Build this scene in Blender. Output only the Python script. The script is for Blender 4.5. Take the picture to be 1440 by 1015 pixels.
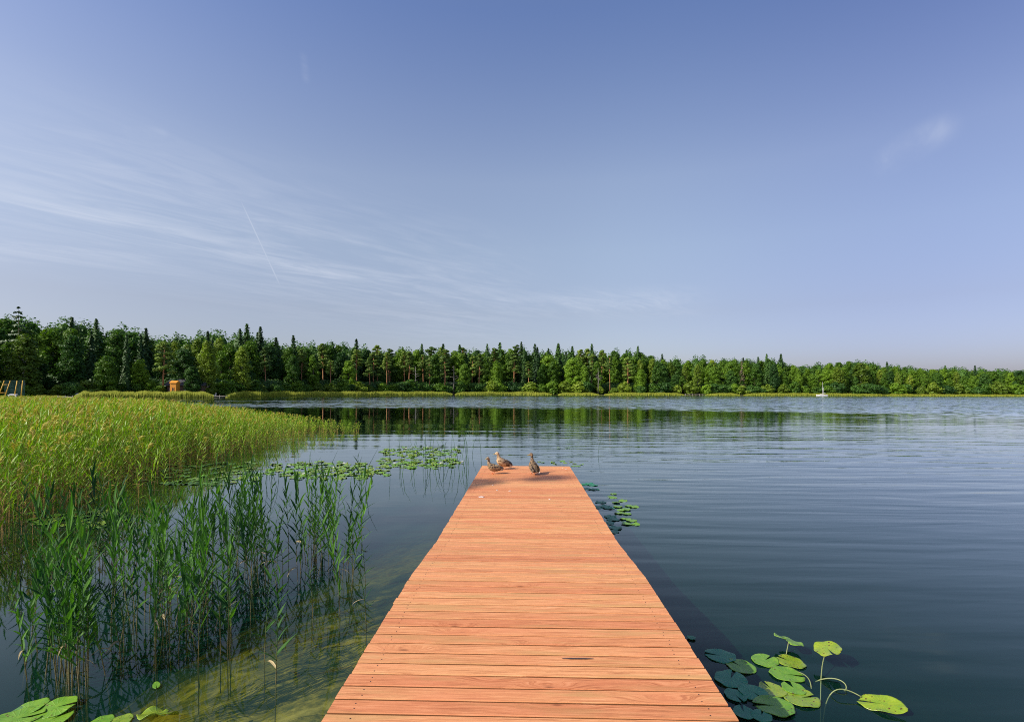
import bpy, math, random
import numpy as np
from mathutils import Vector, Matrix

# ------------------------------------------------------------------ camera, sky, sun, exposure
for o in list(bpy.data.objects): bpy.data.objects.remove(o)
SC = bpy.context.scene
COL = SC.collection
F = 720.0; CX = 720.0; CY = 507.5; HZ = 548.5; ROLL = math.radians(0.2); EYE = 2.3
cam_d = bpy.data.cameras.new("camera"); cam = bpy.data.objects.new("camera", cam_d); COL.objects.link(cam)
cam_d.sensor_width = 36; cam_d.lens = 18.0; cam_d.shift_y = (HZ - CY) / 1440.0
cam_d.clip_start = 0.05; cam_d.clip_end = 9000
cam.location = (0, 0, EYE); cam.rotation_euler = (math.radians(90), -ROLL, 0)
SC.camera = cam
SUNV = Vector((-1.23, -0.60, 1.0)).normalized()
EL = math.asin(SUNV.z); AZ = math.atan2(SUNV.x, SUNV.y)
sun_d = bpy.data.lights.new("sun", 'SUN'); sun = bpy.data.objects.new("sun", sun_d); COL.objects.link(sun)
sun_d.energy = 5.0; sun_d.angle = math.radians(0.5); sun_d.color = (1.0, 0.93, 0.82)
sun.rotation_euler = SUNV.to_track_quat('Z', 'Y').to_euler()
SC.view_settings.view_transform = 'Standard'; SC.view_settings.look = 'None'
SC.view_settings.gamma = 1.0; SC.view_settings.exposure = 0.15
SC.render.resolution_x = 1024; SC.render.resolution_y = 721
SC.render.engine = 'CYCLES'
SC.cycles.transparent_max_bounces = 24
SC.cycles.pixel_filter_type = 'BLACKMAN_HARRIS'; SC.cycles.filter_width = 1.0; SC.cycles.use_denoising = False

def pdir(x, y):
    u = x - CX; v = y - HZ; c, s = math.cos(ROLL), math.sin(ROLL)
    return Vector((c * u + s * v, F, s * u - c * v))
def at(x, y, z=0.0):                      # photo pixel -> point on the horizontal plane z
    d = pdir(x, y); t = (z - EYE) / d.z
    return Vector((d.x * t, d.y * t, z))
def atd(x, depth, y=None):                # photo column -> ground point at a depth
    return Vector(((x - CX) / F * depth, depth, 0))
def hz(x): return HZ + (x - CX) * math.tan(ROLL)

class NT:
    def __init__(s, tree): s.t = tree; s.n = tree.nodes; s.l = tree.links
    def new(s, typ, **kw):
        n = s.n.new(typ)
        for k, v in kw.items():
            if k.startswith('i_'):
                key = k[2:]; key = int(key) if key.isdigit() else key.replace('__', ' ')
                s.put(n, key, v)
            else: setattr(n, k, v)
        return n
    def put(s, n, key, v):
        if isinstance(v, bpy.types.NodeSocket): s.l.new(v, n.inputs[key])
        else: n.inputs[key].default_value = v
    def math(s, op, a, b=0.0, c=0.0, clamp=False):
        n = s.new('ShaderNodeMath', operation=op, use_clamp=clamp); s.put(n, 0, a); s.put(n, 1, b); s.put(n, 2, c); return n.outputs[0]
    def vmath(s, op, a, b=(0, 0, 0)):
        n = s.new('ShaderNodeVectorMath', operation=op); s.put(n, 0, a); s.put(n, 1, b)
        return n.outputs['Value'] if op in ('DOT_PRODUCT', 'LENGTH', 'DISTANCE') else n.outputs[0]
    def ramp(s, fac, stops, interp='LINEAR'):
        n = s.new('ShaderNodeValToRGB'); e = n.color_ramp.elements; n.color_ramp.interpolation = interp
        while len(e) < len(stops): e.new(0.5)
        for i, (p, c) in enumerate(stops):
            e[i].position = p; e[i].color = (c if len(c) == 4 else (*c, 1)) if hasattr(c, '__len__') else (c, c, c, 1)
        s.put(n, 0, fac); return n.outputs[0]
    def mix(s, fac, a, b, mode='MIX'):
        n = s.new('ShaderNodeMix', data_type='RGBA', blend_type=mode)
        s.put(n, 0, fac)
        s.put(n, 6, a if not isinstance(a, tuple) or len(a) == 4 else (*a, 1)); s.put(n, 7, b if not isinstance(b, tuple) or len(b) == 4 else (*b, 1))
        return n.outputs[2]
    def noise(s, vec, scale, detail=3.0, rough=0.5, dist=0.0):
        n = s.new('ShaderNodeTexNoise'); s.put(n, 'Vector', vec); s.put(n, 'Scale', scale); s.put(n, 'Detail', detail)
        s.put(n, 'Roughness', rough); s.put(n, 'Distortion', dist); return n.outputs[0]
    def mapping(s, vec, loc=(0, 0, 0), rot=(0, 0, 0), scale=(1, 1, 1)):
        n = s.new('ShaderNodeMapping'); s.put(n, 0, vec); s.put(n, 1, loc); s.put(n, 2, rot); s.put(n, 3, scale); return n.outputs[0]
    def smooth(s, v, a, b):
        n = s.new('ShaderNodeMapRange', interpolation_type='SMOOTHSTEP'); s.put(n, 0, v); s.put(n, 1, a); s.put(n, 2, b); return n.outputs[0]

world = bpy.data.worlds.new("World"); SC.world = world; world.use_nodes = True
w = NT(world.node_tree); w.n.clear()
sky = w.new('ShaderNodeTexSky', sky_type='NISHITA', sun_disc=False, sun_elevation=EL, sun_rotation=AZ,
            altitude=100, air_density=1.0, dust_density=1.6, ozone_density=3.0)
gdir = w.new('ShaderNodeTexCoord').outputs['Generated']
sep = w.new('ShaderNodeSeparateXYZ'); w.put(sep, 0, gdir)
zc = w.math('MAXIMUM', sep.outputs[2], 0.03)
px_ = w.math('DIVIDE', sep.outputs[0], zc); py_ = w.math('DIVIDE', sep.outputs[1], zc)
cmb = w.new('ShaderNodeCombineXYZ'); w.put(cmb, 0, px_); w.put(cmb, 1, py_)
P = cmb.outputs[0]
def seg_mask(x0, y0, x1, y1, wid):         # soft band of sky round the line between two sky directions
    a = pdir(x0, y0).normalized(); b = pdir(x1, y1).normalized()
    n = a.cross(b).normalized(); m = ((a + b) / 2).normalized(); half = a.angle(b) / 2
    d = w.math('ABSOLUTE', w.vmath('DOT_PRODUCT', gdir, tuple(n)))
    across = w.smooth(d, wid, 0.0)
    al = w.math('ARCCOSINE', w.vmath('DOT_PRODUCT', gdir, tuple(m)))
    return w.math('MULTIPLY', across, w.smooth(al, half * 1.15, half * 0.55))
rotp = w.mapping(P, rot=(0, 0, math.radians(-50)), scale=(1, 1, 1))
str_n = w.noise(w.mapping(rotp, scale=(0.5, 1.5, 1)), 1.5, 6, 0.55, 1.0)
str_f = w.noise(w.mapping(rotp, loc=(3, 1, 0), scale=(0.8, 2.6, 1)), 1.6, 6, 0.6, 2.2)
cl = w.math('ADD', w.math('MULTIPLY', str_n, 0.6), w.math('MULTIPLY', str_f, 0.4))
cl = w.smooth(cl, 0.36, 0.74)
m1 = seg_mask(-250, 170, 760, 440, 0.17)
m2 = seg_mask(-200, 235, 560, 405, 0.045)
m3 = seg_mask(-200, 335, 260, 365, 0.035)
m4 = seg_mask(160, 185, 245, 190, 0.02)
m5 = seg_mask(426, 72, 431, 118, 0.009)
m6 = seg_mask(1225, 238, 1350, 168, 0.03)
m7 = seg_mask(640, 430, 1000, 425, 0.04)
def scl(v, k): return w.math('MULTIPLY', v, k)
tot = scl(m1, 0.40)
for mm, k in ((m2, 0.66), (m3, 0.42), (m4, 0.25), (m5, 0.3), (m6, 0.26), (m7, 0.4)):
    tot = w.math('MAXIMUM', tot, scl(mm, k))
cloud = w.math('MULTIPLY', tot, w.math('ADD', w.math('MULTIPLY', cl, 0.85), 0.07))
trail = scl(seg_mask(336, 277, 396, 406, 0.0022), 0.4)
cloud = w.math('MAXIMUM', cloud, trail)
SKY_OUT = sky.outputs[0]
tint = w.ramp(sep.outputs[2], [(0.0, (.38, .35, .40)), (0.07, (.43, .375, .41)), (0.145, (.50, .40, .385)), (0.26, (.66, .525, .46)), (0.373, (.745, .59, .52)), (0.48, (.645, .545, .54)), (0.594, (.51, .48, .55)), (1.0, (.44, .43, .50))])
skyc = w.vmath('MULTIPLY', SKY_OUT, w.vmath('MULTIPLY', tint, (2, 2, 2)))
side = w.math('SUBTRACT', 1.0, w.math('MULTIPLY', w.smooth(sep.outputs[0], 0.15, 0.65), 0.22))
sv = w.new('ShaderNodeCombineXYZ'); [w.put(sv, i, side) for i in range(2)]; w.put(sv, 2, w.math('ADD', w.math('MULTIPLY', side, 0.5), 0.5))
skyc = w.vmath('MULTIPLY', skyc, sv.outputs[0])
skyc = w.mix(cloud, skyc, (4.3, 4.6, 5.3))
bg = w.new('ShaderNodeBackground'); w.put(bg, 0, skyc); w.put(bg, 1, 0.15)
wo = w.new('ShaderNodeOutputWorld'); w.l.new(bg.outputs[0], wo.inputs[0])

# ------------------------------------------------------------------ helpers
R = np.random.RandomState
def tag(o, label=None, cat=None, group=None, kind=None):
    if label: o['label'] = label
    if cat: o['category'] = cat
    if group: o['group'] = group
    if kind: o['kind'] = kind
    return o
def empty(name, loc=(0, 0, 0), rz=0.0, label=None, cat=None, group=None):
    o = bpy.data.objects.new(name, None); COL.objects.link(o); o.location = loc; o.rotation_euler = (0, 0, rz)
    o.empty_display_size = 0.1
    return tag(o, label, cat, group)
def mesh(name, V, Fc, mats, FM=None, smooth=False):
    me = bpy.data.meshes.new(name)
    V = V.tolist() if isinstance(V, np.ndarray) else [tuple(v) for v in V]
    Fc = Fc.tolist() if isinstance(Fc, np.ndarray) else Fc
    me.from_pydata(V, [], Fc)
    for m in (mats if isinstance(mats, (list, tuple)) else [mats]): me.materials.append(m)
    if FM is not None: me.polygons.foreach_set('material_index', list(FM))
    if smooth: me.polygons.foreach_set('use_smooth', [True] * len(me.polygons))
    me.update(); return me
def obj(name, me, parent=None, loc=None, rot=None):
    o = bpy.data.objects.new(name, me); COL.objects.link(o)
    if parent: o.parent = parent
    if loc is not None: o.location = loc
    if rot is not None: o.rotation_euler = rot
    return o
def copy_tree(o, parent=None):
    c = o.copy(); COL.objects.link(c)
    if parent: c.parent = parent
    for ch in o.children: copy_tree(ch, c)
    return c
class G:
    def __init__(s): s.V = []; s.F = []; s.M = []
    def add(s, V, Fc, m=0):
        b = len(s.V); s.V += [tuple(v) for v in V]; s.F += [tuple(i + b for i in f) for f in Fc]; s.M += [m] * len(Fc)
    def box(s, x0, x1, y0, y1, z0, z1, m=0):
        V = [(x, y, z) for z in (z0, z1) for y in (y0, y1) for x in (x0, x1)]
        s.add(V, [(0, 2, 3, 1), (4, 5, 7, 6), (0, 1, 5, 4), (2, 6, 7, 3), (0, 4, 6, 2), (1, 3, 7, 5)], m)
    def tube(s, pts, rad, n=6, m=0, cap=True):
        pts = [Vector(p) for p in pts]; k = len(pts)
        if not hasattr(rad, '__len__'): rad = [rad] * k
        rings = []; ref = None
        for i, p in enumerate(pts):
            t = (pts[min(i + 1, k - 1)] - pts[max(i - 1, 0)]).normalized()
            if ref is None: ref = Vector((1, 0, 0)) if abs(t.x) < 0.9 else Vector((0, 1, 0))
            a = (ref - t * ref.dot(t)).normalized(); b = t.cross(a); ref = a
            rings.append([p + (a * math.cos(q) + b * math.sin(q)) * rad[i] for q in [2 * math.pi * j / n for j in range(n)]])
        V = [v for r in rings for v in r]
        Fc = [(i * n + j, i * n + (j + 1) % n, (i + 1) * n + (j + 1) % n, (i + 1) * n + j) for i in range(k - 1) for j in range(n)]
        if cap: Fc += [tuple(range(n - 1, -1, -1)), tuple((k - 1) * n + j for j in range(n))]
        s.add(V, Fc, m)
    def mesh(s, name, mats, smooth=False): return mesh(name, s.V, s.F, mats, s.M, smooth)
def pmat(name, col, rough=0.6, **kw):
    m = bpy.data.materials.new(name); m.use_nodes = True; t = NT(m.node_tree)
    b = t.n['Principled BSDF']; t.put(b, 'Base Color', (*col, 1) if isinstance(col, tuple) else col); b.inputs['Roughness'].default_value = rough
    for k, v in kw.items(): b.inputs[k.replace('_', ' ')].default_value = v
    return m, t, b

# ------------------------------------------------------------------ materials
def leaf_mat(name, c1, c2, scale=0.8, trans=0.25, rough=0.55, spec=0.25, vary=0.35):
    m, t, b = pmat(name, c1, rough); b.inputs['Specular IOR Level'].default_value = spec
    tc = t.new('ShaderNodeTexCoord').outputs['Object']; oi = t.new('ShaderNodeObjectInfo').outputs['Random']
    n = t.noise(tc, scale, 2, 0.6)
    gi = t.new('ShaderNodeNewGeometry').outputs['Random Per Island']
    f = t.math('ADD', t.math('MULTIPLY', n, 0.5), t.math('MULTIPLY', gi, 0.4), 0)
    f = t.math('ADD', f, t.math('MULTIPLY', t.math('SUBTRACT', oi, 0.5), 0.6), 0, True)
    c = t.mix(f, c1, c2)
    v = t.math('ADD', t.math('MULTIPLY', oi, vary), 1 - vary / 2)
    vv = t.new('ShaderNodeCombineXYZ'); [t.put(vv, i, v) for i in range(3)]
    c = t.mix(1.0, c, vv.outputs[0], 'MULTIPLY')
    t.put(b, 'Base Color', c)
    tr = t.new('ShaderNodeBsdfTranslucent'); t.put(tr, 0, t.mix(1.0, c, (1.3, 1.5, 0.6), 'MULTIPLY'))
    mx = t.new('ShaderNodeMixShader'); t.put(mx, 0, trans); t.l.new(b.outputs[0], mx.inputs[1]); t.l.new(tr.outputs[0], mx.inputs[2])
    t.l.new(mx.outputs[0], t.n['Material Output'].inputs[0])
    return m
M = {}
M['broad'] = leaf_mat('broadleaf foliage', (0.032, 0.105, 0.010), (0.165, 0.275, 0.016))
M['broad_dark'] = leaf_mat('dark broadleaf foliage', (0.016, 0.064, 0.013), (0.080, 0.170, 0.022))
M['birch'] = leaf_mat('birch foliage', (0.075, 0.150, 0.014), (0.220, 0.290, 0.025))
M['spruce'] = leaf_mat('spruce needles', (0.016, 0.052, 0.012), (0.065, 0.140, 0.022), trans=0.08)
M['pine'] = leaf_mat('pine needles', (0.045, 0.110, 0.016), (0.190, 0.270, 0.034), trans=0.1)
M['dead'] = leaf_mat('brown dead needles', (0.10, 0.075, 0.045), (0.20, 0.15, 0.09), trans=0.05)
M['bark'] = pmat('grey brown bark', (0.10, 0.075, 0.055), 0.9)[0]
M['bark_pine'] = pmat('orange pine bark', (0.38, 0.18, 0.08), 0.9)[0]
M['bark_birch'] = pmat('pale birch bark', (0.42, 0.40, 0.36), 0.8)[0]
M['bark_dead'] = pmat('bleached dead wood', (0.25, 0.22, 0.19), 0.8)[0]
def reed_stem_mat():
    m, t, b = pmat('reed stem', (0.2, 0.2, 0.05), 0.5)
    s = t.new('ShaderNodeSeparateXYZ'); t.put(s, 0, t.new('ShaderNodeTexCoord').outputs['Object'])
    oi = t.new('ShaderNodeObjectInfo').outputs['Random']
    h = t.math('ADD', s.outputs[2], t.math('MULTIPLY', oi, -0.25))
    c = t.ramp(t.smooth(h, -0.05, 0.6), [(0.0, (0.13, 0.105, 0.035)), (0.4, (0.09, 0.11, 0.03)), (1.0, (0.03, 0.10, 0.02))])
    t.put(b, 'Base Color', c); return m
M['reed_stem'] = reed_stem_mat()
M['reed_leaf'] = leaf_mat('reed leaf', (0.006, 0.050, 0.022), (0.095, 0.240, 0.018), 2.5, 0.3, 0.6, 0.2)
M['reed_dry'] = pmat('dry reed leaf', (0.34, 0.27, 0.13), 0.7)[0]
M['bed_leaf'] = leaf_mat('reed bed leaf', (0.018, 0.125, 0.006), (0.290, 0.450, 0.014), 0.45, 0.25, 0.45, 0.35)
M['bed_stem'] = leaf_mat('reed bed stem', (0.10, 0.07, 0.02), (0.42, 0.25, 0.07), 2, 0.0)
M['plume'] = leaf_mat('reed plume', (0.26, 0.17, 0.04), (0.46, 0.40, 0.07), 2, 0.2)
M['shore_reed'] = leaf_mat('shore reed', (0.17, 0.23, 0.02), (0.42, 0.42, 0.06), 0.3, 0.25)

def pad_mat(name, c1, c2, spots=0.0, gloss=0.28):
    m, t, b = pmat(name, c1, gloss); b.inputs['Specular IOR Level'].default_value = 0.6
    tc = t.new('ShaderNodeTexCoord').outputs['Object']; oi = t.new('ShaderNodeObjectInfo').outputs['Random']
    s = t.new('ShaderNodeSeparateXYZ'); t.put(s, 0, tc)
    ang = t.math('ARCTAN2', s.outputs[1], s.outputs[0]); rad = t.vmath('LENGTH', tc)
    vein = t.math('POWER', t.math('ABSOLUTE', t.math('COSINE', t.math('MULTIPLY', ang, 10.0))), 14.0)
    n = t.noise(t.vmath('ADD', tc, (0.3, 0.1, 0)), 14, 4, 0.6)
    f = t.math('ADD', t.math('MULTIPLY', t.smooth(n, 0.35, 0.7), 0.6), t.math('MULTIPLY', oi, 0.4))
    c = t.mix(f, c1, c2)
    c = t.mix(t.math('MULTIPLY', vein, 0.25), c, (0.25, 0.33, 0.06))
    if spots:
        v = t.new('ShaderNodeTexVoronoi'); t.put(v, 'Vector', tc); t.put(v, 'Scale', 34.0)
        n2 = t.noise(tc, 11, 3)
        sp = t.math('MULTIPLY', t.smooth(v.outputs[0], 0.32, 0.2), t.smooth(n2, 0.62 - spots, 0.66 - spots * 0.6))
        c = t.mix(sp, c, (0.09, 0.045, 0.012))
    t.put(b, 'Base Color', c)
    bp = t.new('ShaderNodeBump'); t.put(bp, 'Height', vein); bp.inputs['Strength'].default_value = 0.25; bp.inputs['Distance'].default_value = 0.004
    t.l.new(bp.outputs[0], b.inputs['Normal'])
    return m
M['pad'] = pad_mat('lily pad leaf', (0.095, 0.250, 0.012), (0.20, 0.36, 0.02), 0.08, 0.38)
M['pad_yellow'] = pad_mat('yellowing lily pad leaf', (0.14, 0.26, 0.015), (0.28, 0.34, 0.02), 0.14)
M['pad_shade_tint'] = pad_mat('shade-tinted lily pad leaf', (0.008, 0.17, 0.085), (0.015, 0.21, 0.08), 0.0, 0.45)  # dock shade painted into the leaf colour, darker and tealer than sunlit pads
M['pad_stalk'] = pmat('lily stalk', (0.20, 0.24, 0.09), 0.5)[0]
M['petal'] = pmat('white petals', (0.85, 0.85, 0.78), 0.5)[0]

def wood_mat():
    m, t, b = pmat('stained deck wood', (0.6, 0.3, 0.2), 0.62); b.inputs['Specular IOR Level'].default_value = 0.25
    oi = t.new('ShaderNodeObjectInfo').outputs['Random']; tc = t.new('ShaderNodeTexCoord').outputs['Object']
    off = t.new('ShaderNodeCombineXYZ'); t.put(off, 0, t.math('MULTIPLY', oi, 37.0)); t.put(off, 1, t.math('MULTIPLY', oi, 91.0)); t.put(off, 2, t.math('MULTIPLY', oi, 53.0))
    pc = t.vmath('ADD', tc, off.outputs[0])
    vor = t.new('ShaderNodeTexVoronoi'); t.put(vor, 'Vector', t.mapping(pc, scale=(1.0, 4.5, 0.0))); t.put(vor, 'Scale', 1.15)
    kd = vor.outputs[0]
    knot = t.smooth(kd, 0.055, 0.018)
    halo = t.smooth(kd, 0.35, 0.05)
    warp = t.new('ShaderNodeCombineXYZ'); t.put(warp, 1, t.math('MULTIPLY', halo, 0.05))
    pg = t.vmath('ADD', pc, warp.outputs[0])
    g1 = t.noise(t.mapping(pg, scale=(1.3, 26, 6)), 2.4, 5, 0.65, 0.5)
    g2 = t.noise(t.mapping(pg, scale=(2.5, 150, 20)), 2.0, 3, 0.6, 0.2)
    g3 = t.noise(t.mapping(pc, scale=(1.0, 3, 1)), 1.7, 3, 0.5)
    rings = t.math('SINE', t.math('MULTIPLY', g1, 60.0))
    f = t.math('ADD', t.math('MULTIPLY', g1, 0.62), t.math('MULTIPLY', rings, 0.045))
    f = t.math('ADD', f, t.math('MULTIPLY', t.math('SUBTRACT', g2, 0.5), 0.7))
    c = t.ramp(f, [(0.14, (0.38, 0.15, 0.065)), (0.32, (0.66, 0.31, 0.14)), (0.50, (0.77, 0.41, 0.21)), (0.72, (0.88, 0.58, 0.34))])
    c = t.mix(t.math('MULTIPLY', t.smooth(g3, 0.45, 0.75), 0.5), c, (0.68, 0.27, 0.135))
    wth = t.noise(t.mapping(pc, scale=(1.2, 9, 1)), 1.3, 4, 0.6)
    c = t.mix(t.math('MULTIPLY', t.smooth(wth, 0.50, 0.68), 0.62), c, (0.50, 0.31, 0.13))
    c = t.mix(t.math('MULTIPLY', halo, 0.22), c, (0.50, 0.17, 0.07))
    c = t.mix(t.math('MULTIPLY', knot, 0.8), c, (0.10, 0.035, 0.015))
    hv = t.math('ADD', t.math('MULTIPLY', oi, 0.36), 0.77)
    vv = t.new('ShaderNodeCombineXYZ'); t.put(vv, 0, t.math('ADD', t.math('MULTIPLY', oi, 0.18), 0.92)); t.put(vv, 1, hv); t.put(vv, 2, hv)
    c = t.mix(1.0, c, vv.outputs[0], 'MULTIPLY')
    c = t.mix(1.0, c, (0.985, 0.95, 0.85), 'MULTIPLY')
    t.put(b, 'Base Color', c)
    bp = t.new('ShaderNodeBump'); t.put(bp, 'Height', t.math('ADD', g2, g1)); bp.inputs['Strength'].default_value = 0.35; bp.inputs['Distance'].default_value = 0.003
    t.l.new(bp.outputs[0], b.inputs['Normal'])
    return m
M['wood'] = wood_mat()
M['wood_edge'] = pmat('dark brown plank edges', (0.20, 0.075, 0.022), 0.85)[0]  # side faces of the planks, darker brown than the tops
M['beam'] = pmat('dark wet timber', (0.09, 0.045, 0.028), 0.7)[0]
M['screw'] = pmat('dark screw heads', (0.05, 0.035, 0.03), 0.5)[0]
M['drop'] = pmat('dried droppings', (0.75, 0.72, 0.66), 0.8)[0]

# ------------------------------------------------------------------ the ground: lake bed, shores and land in one sheet
AZK = [(-180, 7), (-150, 8), (-120, 10.5), (-95, 15), (-80, 19), (-70, 28), (-64, 60), (-57, 120), (-45, 154), (-30, 153), (-24, 178), (-12, 215), (0, 238),
       (12, 247), (27, 280), (45, 372), (70, 380), (95, 300), (120, 60), (150, 12), (180, 7)]
AA = np.array([a for a, _ in AZK], float); AR = np.array([r for _, r in AZK], float)
def shoreR(az): return np.interp(az, AA, AR)
def shore_depth(x):                       # depth of the waterline along a photo column
    a = math.degrees(math.atan2(x - CX, F)); return float(shoreR(a)) * math.cos(math.radians(a))
def ground_z(X, Y):
    r = np.hypot(X, Y); az = np.degrees(np.arctan2(X, Y)); s = shoreR(az); d = s - r
    out = np.where(d > 0, -np.minimum(5.6, 0.16 * d + 0.02), np.minimum(0.5 + (-d) * 0.012, 0.14 * (-d)))
    out = np.where(d < -60, out + 0.02 * (-d - 60), out); out = np.minimum(out, 14)
    md = 0.27 + 0.11 * np.maximum(0, Y - 3.6) + 0.05 * np.maximum(0, -(X + 1.6)) ** 2 + 0.17 * np.maximum(0, -(X + 1.8) + 0.2 * (Y - 3)) + 1.6 * np.maximum(0, X - 0.1)
    md = md + 0.03 * np.sin(X * 5.1 + Y * 2) * np.cos(Y * 4.3 - X) + 0.02 * np.sin(X * 13 + 1) * np.sin(Y * 11)
    return np.where((d > 0), np.maximum(out, -md), out)
na = 360; radii = np.concatenate([[0.01], np.linspace(0.4, 9, 44), np.geomspace(9.5, 6000, 110)])
aa = np.linspace(-math.pi, math.pi, na, endpoint=False)
RR, TT = np.meshgrid(radii, aa, indexing='ij')
GX = RR * np.sin(TT); GY = RR * np.cos(TT); GZ = ground_z(GX, GY)
V = np.stack([GX, GY, GZ], -1).reshape(-1, 3)
i, j = np.meshgrid(np.arange(len(radii) - 1), np.arange(na), indexing='ij')
Fq = np.stack([i * na + j, i * na + (j + 1) % na, (i + 1) * na + (j + 1) % na, (i + 1) * na + j], -1).reshape(-1, 4)
gm, t, b = pmat('lake bed silt and forest floor', (0.2, 0.2, 0.1), 0.95)
tc = t.new('ShaderNodeTexCoord').outputs['Object']; s = t.new('ShaderNodeSeparateXYZ'); t.put(s, 0, tc)
n1 = t.noise(tc, 2.0, 8, 0.7, 0.2); n2 = t.noise(t.mapping(tc, scale=(1, 1, 1), rot=(0, 0, 0.5)), 8, 7, 0.75, 0.0)
silt = t.ramp(t.math('ADD', t.math('MULTIPLY', n1, 0.55), t.math('MULTIPLY', n2, 0.45)),
              [(0.40, (0.035, 0.04, 0.008)), (0.50, (0.20, 0.165, 0.028)), (0.60, (0.40, 0.335, 0.10))])
weed = t.noise(tc, 2.6, 8, 0.72, 0.1)
silt = t.mix(t.math('MULTIPLY', t.smooth(weed, 0.52, 0.62), 0.85), silt, (0.05, 0.06, 0.012))
land = t.ramp(t.noise(tc, 0.35, 5, 0.6), [(0.35, (0.035, 0.045, 0.015)), (0.65, (0.075, 0.085, 0.025))])
t.put(b, 'Base Color', t.mix(t.smooth(s.outputs[2], 0.0, 0.12), silt, land))
tag(obj('ground', mesh('ground', V, Fq, gm, smooth=True)), kind='structure')

# ------------------------------------------------------------------ water: closed body with clear absorbing volume
wm = bpy.data.materials.new('lake water'); wm.use_nodes = True; t = NT(wm.node_tree); t.n.clear()
out = t.new('ShaderNodeOutputMaterial')
tc = t.new('ShaderNodeTexCoord').outputs['Object']; s = t.new('ShaderNodeSeparateXYZ'); t.put(s, 0, tc)
X_, Y_ = s.outputs[0], s.outputs[1]
dist = t.vmath('LENGTH', tc)
# wind-roughened far water, calm lane, gentle near ripples
big = t.noise(t.mapping(tc, scale=(0.35, 1, 1)), 0.035, 3, 0.55)
edge = t.math('ADD', dist, t.math('MULTIPLY', t.math('SUBTRACT', big, 0.5), 30.0))
far = t.smooth(edge, 52.0, 88.0)
patch = t.smooth(t.noise(t.mapping(tc, scale=(0.22, 1, 1), loc=(5, 3, 0)), 0.09, 3, 0.5), 0.42, 0.62)
right = t.smooth(X_, 14.0, 48.0)
dom = t.vmath('ADD', tc, t.new('ShaderNodeCombineXYZ').outputs[0])
a1 = t.noise(t.mapping(tc, rot=(0, 0, 0.16), scale=(0.16, 1, 1)), 1.5, 2, 0.45, 0.4)
a2 = t.noise(t.mapping(tc, rot=(0, 0, -0.12), scale=(0.22, 1, 1)), 3.6, 2, 0.5, 0.3)
a3 = t.noise(t.mapping(tc, rot=(0, 0, 0.1), scale=(0.45, 1, 1)), 2.2, 3, 0.6, 0.3)
wv = t.new('ShaderNodeTexWave', wave_type='RINGS', rings_direction='Z'); t.put(wv, 'Vector', t.mapping(tc, loc=(-6, -34, 0), scale=(0.8, 1, 1)))
t.put(wv, 'Scale', 0.62); t.put(wv, 'Distortion', 3.5); t.put(wv, 'Detail', 1.0); t.put(wv, 'Detail Scale', 0.35)
nearfade = t.smooth(dist, 3.0, 22.0)
left_calm = t.smooth(X_, -2.5, 2.5)
k_lin = t.math('MULTIPLY', t.math('ADD', t.math('MULTIPLY', left_calm, 0.85), 0.15), t.math('SUBTRACT', 1.0, t.math('MULTIPLY', t.smooth(dist, 24.0, 44.0), 0.72)))
h = t.math('MULTIPLY', a1, t.math('MULTIPLY', t.math('ADD', t.math('MULTIPLY', nearfade, 0.026), 0.007), k_lin))
h = t.math('ADD', h, t.math('MULTIPLY', a2, t.math('MULTIPLY', t.math('ADD', t.math('MULTIPLY', nearfade, 0.008), 0.0018), k_lin)))
h = t.math('ADD', h, t.math('MULTIPLY', wv.outputs[1], t.math('MULTIPLY', t.math('MULTIPLY', left_calm, 0.0014), t.math('SUBTRACT', 1.0, t.smooth(dist, 30.0, 60.0)))))
rgh = t.math('MULTIPLY', far, t.math('ADD', t.math('MULTIPLY', patch, 0.5), 0.5))
rgh = t.math('MAXIMUM', rgh, t.math('MULTIPLY', t.math('MULTIPLY', right, patch), 0.12))
bp = t.new('ShaderNodeBump'); t.put(bp, 'Height', h); bp.inputs['Strength'].default_value = 1.0; bp.inputs['Distance'].default_value = 1.0
nc = t.new('ShaderNodeTexNoise'); t.put(nc, 'Vector', t.mapping(tc, rot=(0, 0, 0.1), scale=(0.45, 1, 1))); t.put(nc, 'Scale', 1.7); t.put(nc, 'Detail', 2.0)
nv = t.vmath('MULTIPLY', t.vmath('SUBTRACT', nc.outputs[1], (.5, .60, .5)), (0.6, 1.0, 0.0))
nm = t.new('ShaderNodeTexNoise'); t.put(nm, 'Vector', t.mapping(tc, rot=(0, 0, -0.06), scale=(0.10, 0.75, 1))); t.put(nm, 'Scale', 0.9); t.put(nm, 'Detail', 2.0)
nw = t.vmath('MULTIPLY', t.vmath('SUBTRACT', nm.outputs[1], (.5, .5, .5)), (0.4, 1.0, 0.0))
ka = t.math('MULTIPLY', rgh, 0.80); kb = t.math('ADD', t.math('MULTIPLY', t.math('MULTIPLY', t.smooth(dist, 8.0, 20.0), t.math('SUBTRACT', 1.0, t.math('MULTIPLY', t.smooth(dist, 24.0, 42.0), 0.78))), 0.055), 0.007)
def scv(v, k):
    n_ = t.new('ShaderNodeVectorMath', operation='SCALE'); t.put(n_, 0, v); t.put(n_, 'Scale', k); return n_.outputs[0]
WN = t.vmath('NORMALIZE', t.vmath('ADD', bp.outputs[0], t.vmath('ADD', scv(nv, ka), scv(nw, kb))))
cosv = t.math('ABSOLUTE', t.vmath('DOT_PRODUCT', t.new('ShaderNodeNewGeometry').outputs['Incoming'], WN))
FR = t.math('ADD', t.math('MULTIPLY', t.math('POWER', t.math('SUBTRACT', 1.0, cosv, 0, True), 5.6), 1.32), 0.02, 0, True)
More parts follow.
